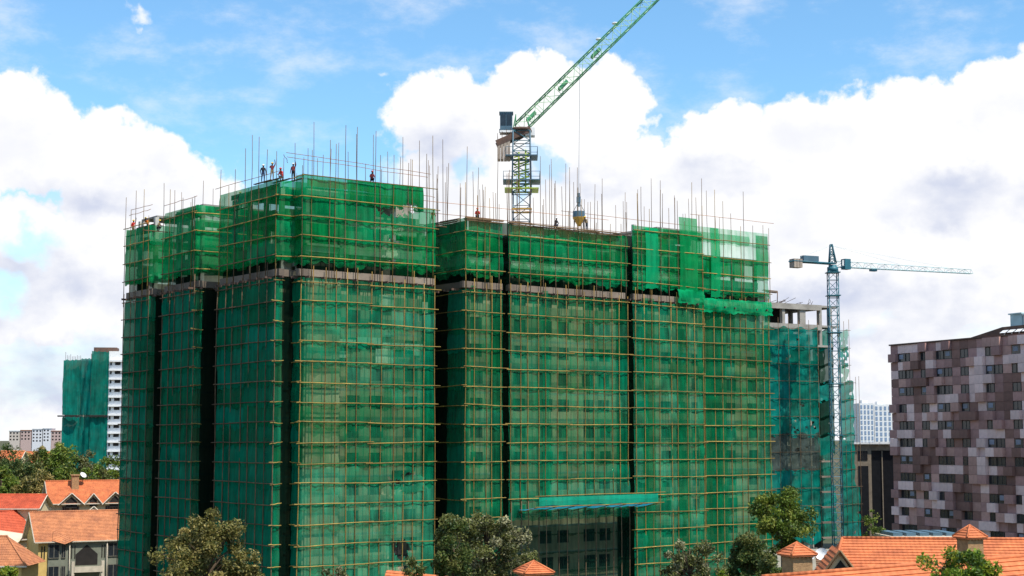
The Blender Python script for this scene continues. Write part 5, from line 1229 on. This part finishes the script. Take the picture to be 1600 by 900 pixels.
def person(label, px, py, Y, pose, top, legs, helmet, rz=0.0, world=None):
    loc = world or at(px, py, Y); J = dict(pel=(0, 0, .95), chest=(0, 0, 1.36), head=(0, -.02, 1.64), rh=(.27, -.12, .82), re=(.29, .02, 1.1), lh=(-.27, -.12, .82), le=(-.29, .02, 1.1), rk=(.12, -.03, .5), lk=(-.13, .0, .5), ra=(.13, .03, .07), la=(-.15, .08, .07))
    J.update(POSES[pose]); J = {k: Vector(v) for k, v in J.items()}
    sh = J['chest'] + Vector((0, 0, .06)); neck = J['chest'].lerp(J['head'], .52)
    V = [J['pel'], J['pel'].lerp(J['chest'], .5), J['chest'], neck, J['head'], J['head'] + Vector((0, 0, .1))]; Rr = [.155, .14, .165, .06, .1, .085]; E = [(0, 1), (1, 2), (2, 3), (3, 4), (4, 5)]
    for s_, e_, h_ in ((1, 're', 'rh'), (-1, 'le', 'lh')):
        i = len(V); hand = J[h_]; dr = (hand - J[e_]).normalized(); V += [sh + Vector((s_ * .2, 0, 0)), J[e_], hand, hand + dr * .12]; Rr += [.075, .055, .04, .035]; E += [(2, i), (i, i + 1), (i + 1, i + 2), (i + 2, i + 3)]
    for s_, k_, a_ in ((1, 'rk', 'ra'), (-1, 'lk', 'la')):
        i = len(V); V += [J['pel'] + Vector((s_ * .1, 0, -.08)), J[k_], J[a_], J[a_] + Vector((0, -.16, -.03))]; Rr += [.1, .075, .05, .045]; E += [(0, i), (i, i + 1), (i + 1, i + 2), (i + 2, i + 3)]
    me = bpy.data.meshes.new('person'); me.from_pydata([tuple(v) for v in V], E, []); o = bpy.data.objects.new('tmp', me); col.objects.link(o)
    md = o.modifiers.new('s', 'SKIN'); 
    for k, sv in enumerate(me.skin_vertices[0].data): sv.radius = (Rr[k], Rr[k]); sv.use_root = (k == 0)
    o.modifiers.new('d', 'SUBSURF').levels = 1
    dg = bpy.context.evaluated_depsgraph_get(); nm_ = bpy.data.meshes.new_from_object(o.evaluated_get(dg)); bpy.data.objects.remove(o)
    nm_.materials.clear()
    for x in (CL[top], CL[legs], SKIN, M['dark']): nm_.materials.append(x)
    for p in nm_.polygons:
        c = p.center; p.use_smooth = True
        near = min(range(len(V)), key=lambda k: (V[k] - c).length)
        p.material_index = 2 if near in (3, 4, 5, 8, 9, 12, 13) else 3 if c.z < .1 else 1 if (near >= 14 or near == 0) else 0
    e_ = tag(link('person', nm_, None, loc, rz), label, 'person', 'workers on the roof line')
    hz_ = J['head']; m = MB(); m.lathe([(.17, 0), (.125, .015), (.125, .06), (.09, .12), (0, .14)], (0, 0, 0), 12); m.build('helmet', HEL[helmet], e_, loc=hz_ + Vector((0, 0, .08)))
    m = MB(); m.box((0, -.105, .0), (.05, .05, .06)); m.build('face', SKIN, e_, loc=hz_)
    return e_
def dep(u, v): return B(u, v).y
def stand_on(u, v, px, py, *a, **k):
    """worker with a scaffold board under the feet"""
    q = B(u, v); p = at(px, py, q.y); 
    lu = (Vector((p.x, p.y)) - Vector((CX, CY))); uu, vv_ = lu.dot(UU), lu.dot(VV)
    link('walkway_board', PLM, scf, (uu, vv_, p.z - .04), R(90) if abs(uu) < 4 and px < 470 else 0)
    return person(a[0], px, py, p.y, *a[1:], **k, world=Vector((p.x, p.y, p.z - .005)))
stand_on(uL1, vL1b + 6, 208, 367, 'leftmost worker in red reaching up on the far left bay', 'reach', 'red', 'khaki', 'yellow', R(60))
stand_on(uL1, vL1b + 2, 231, 363, 'worker in orange leaning over the far left bay', 'lean', 'orange', 'grey', 'yellow', R(-40))
stand_on(uL2, vL2a - 1, 247, 361, 'worker crouching beside the far left bay', 'crouch', 'khaki', 'black', 'yellow', R(80))
stand_on(uL3, vL3b + 2, 411, 284, 'worker in dark clothes, leftmost of the four on the corner', 'stand', 'black', 'navy', 'white', R(20))
stand_on(uL3, vL3b + .6, 425, 281, 'worker in maroon reaching up to a pole, second of the four on the corner', 'reach2', 'maroon', 'khaki', 'yellow', R(30))
stand_on(uL3, vL3b, 440, 282, 'worker in red crouching, third of the four on the corner', 'crouch', 'red', 'grey', 'red', R(-30))
stand_on(0, vR0, 458, 282, 'worker with raised arm, rightmost of the four on the corner', 'reach', 'maroon', 'black', 'white', R(-20))
stand_on(uL3, vL3a - 4, 375, 326, 'worker in dark clothes behind the netting left of the corner', 'stand', 'black', 'navy', 'yellow', R(10))
stand_on(us(581), 1, 581, 286, 'worker crouching on top of the corner tower', 'crouch', 'maroon', 'black', 'red', 0.3)
stand_on(us(675), 3.8, 675, 352, 'worker in red at the inner corner below the tower edge', 'lean', 'red', 'maroon', 'red', .5)
stand_on(us(746), 3, 746, 343, 'worker in red on the roof edge left of the crane mast', 'crouch', 'red', 'grey', 'red', 0)
stand_on(us(868), 3, 868, 357, 'worker in dark clothes crouching on the roof left of the concrete bucket', 'crouch', 'black', 'navy', 'white', .6)
stand_on(us(917), 3, 917, 361, 'worker standing just right of the concrete bucket', 'lean', 'khaki', 'grey', 'yellow', -.8)
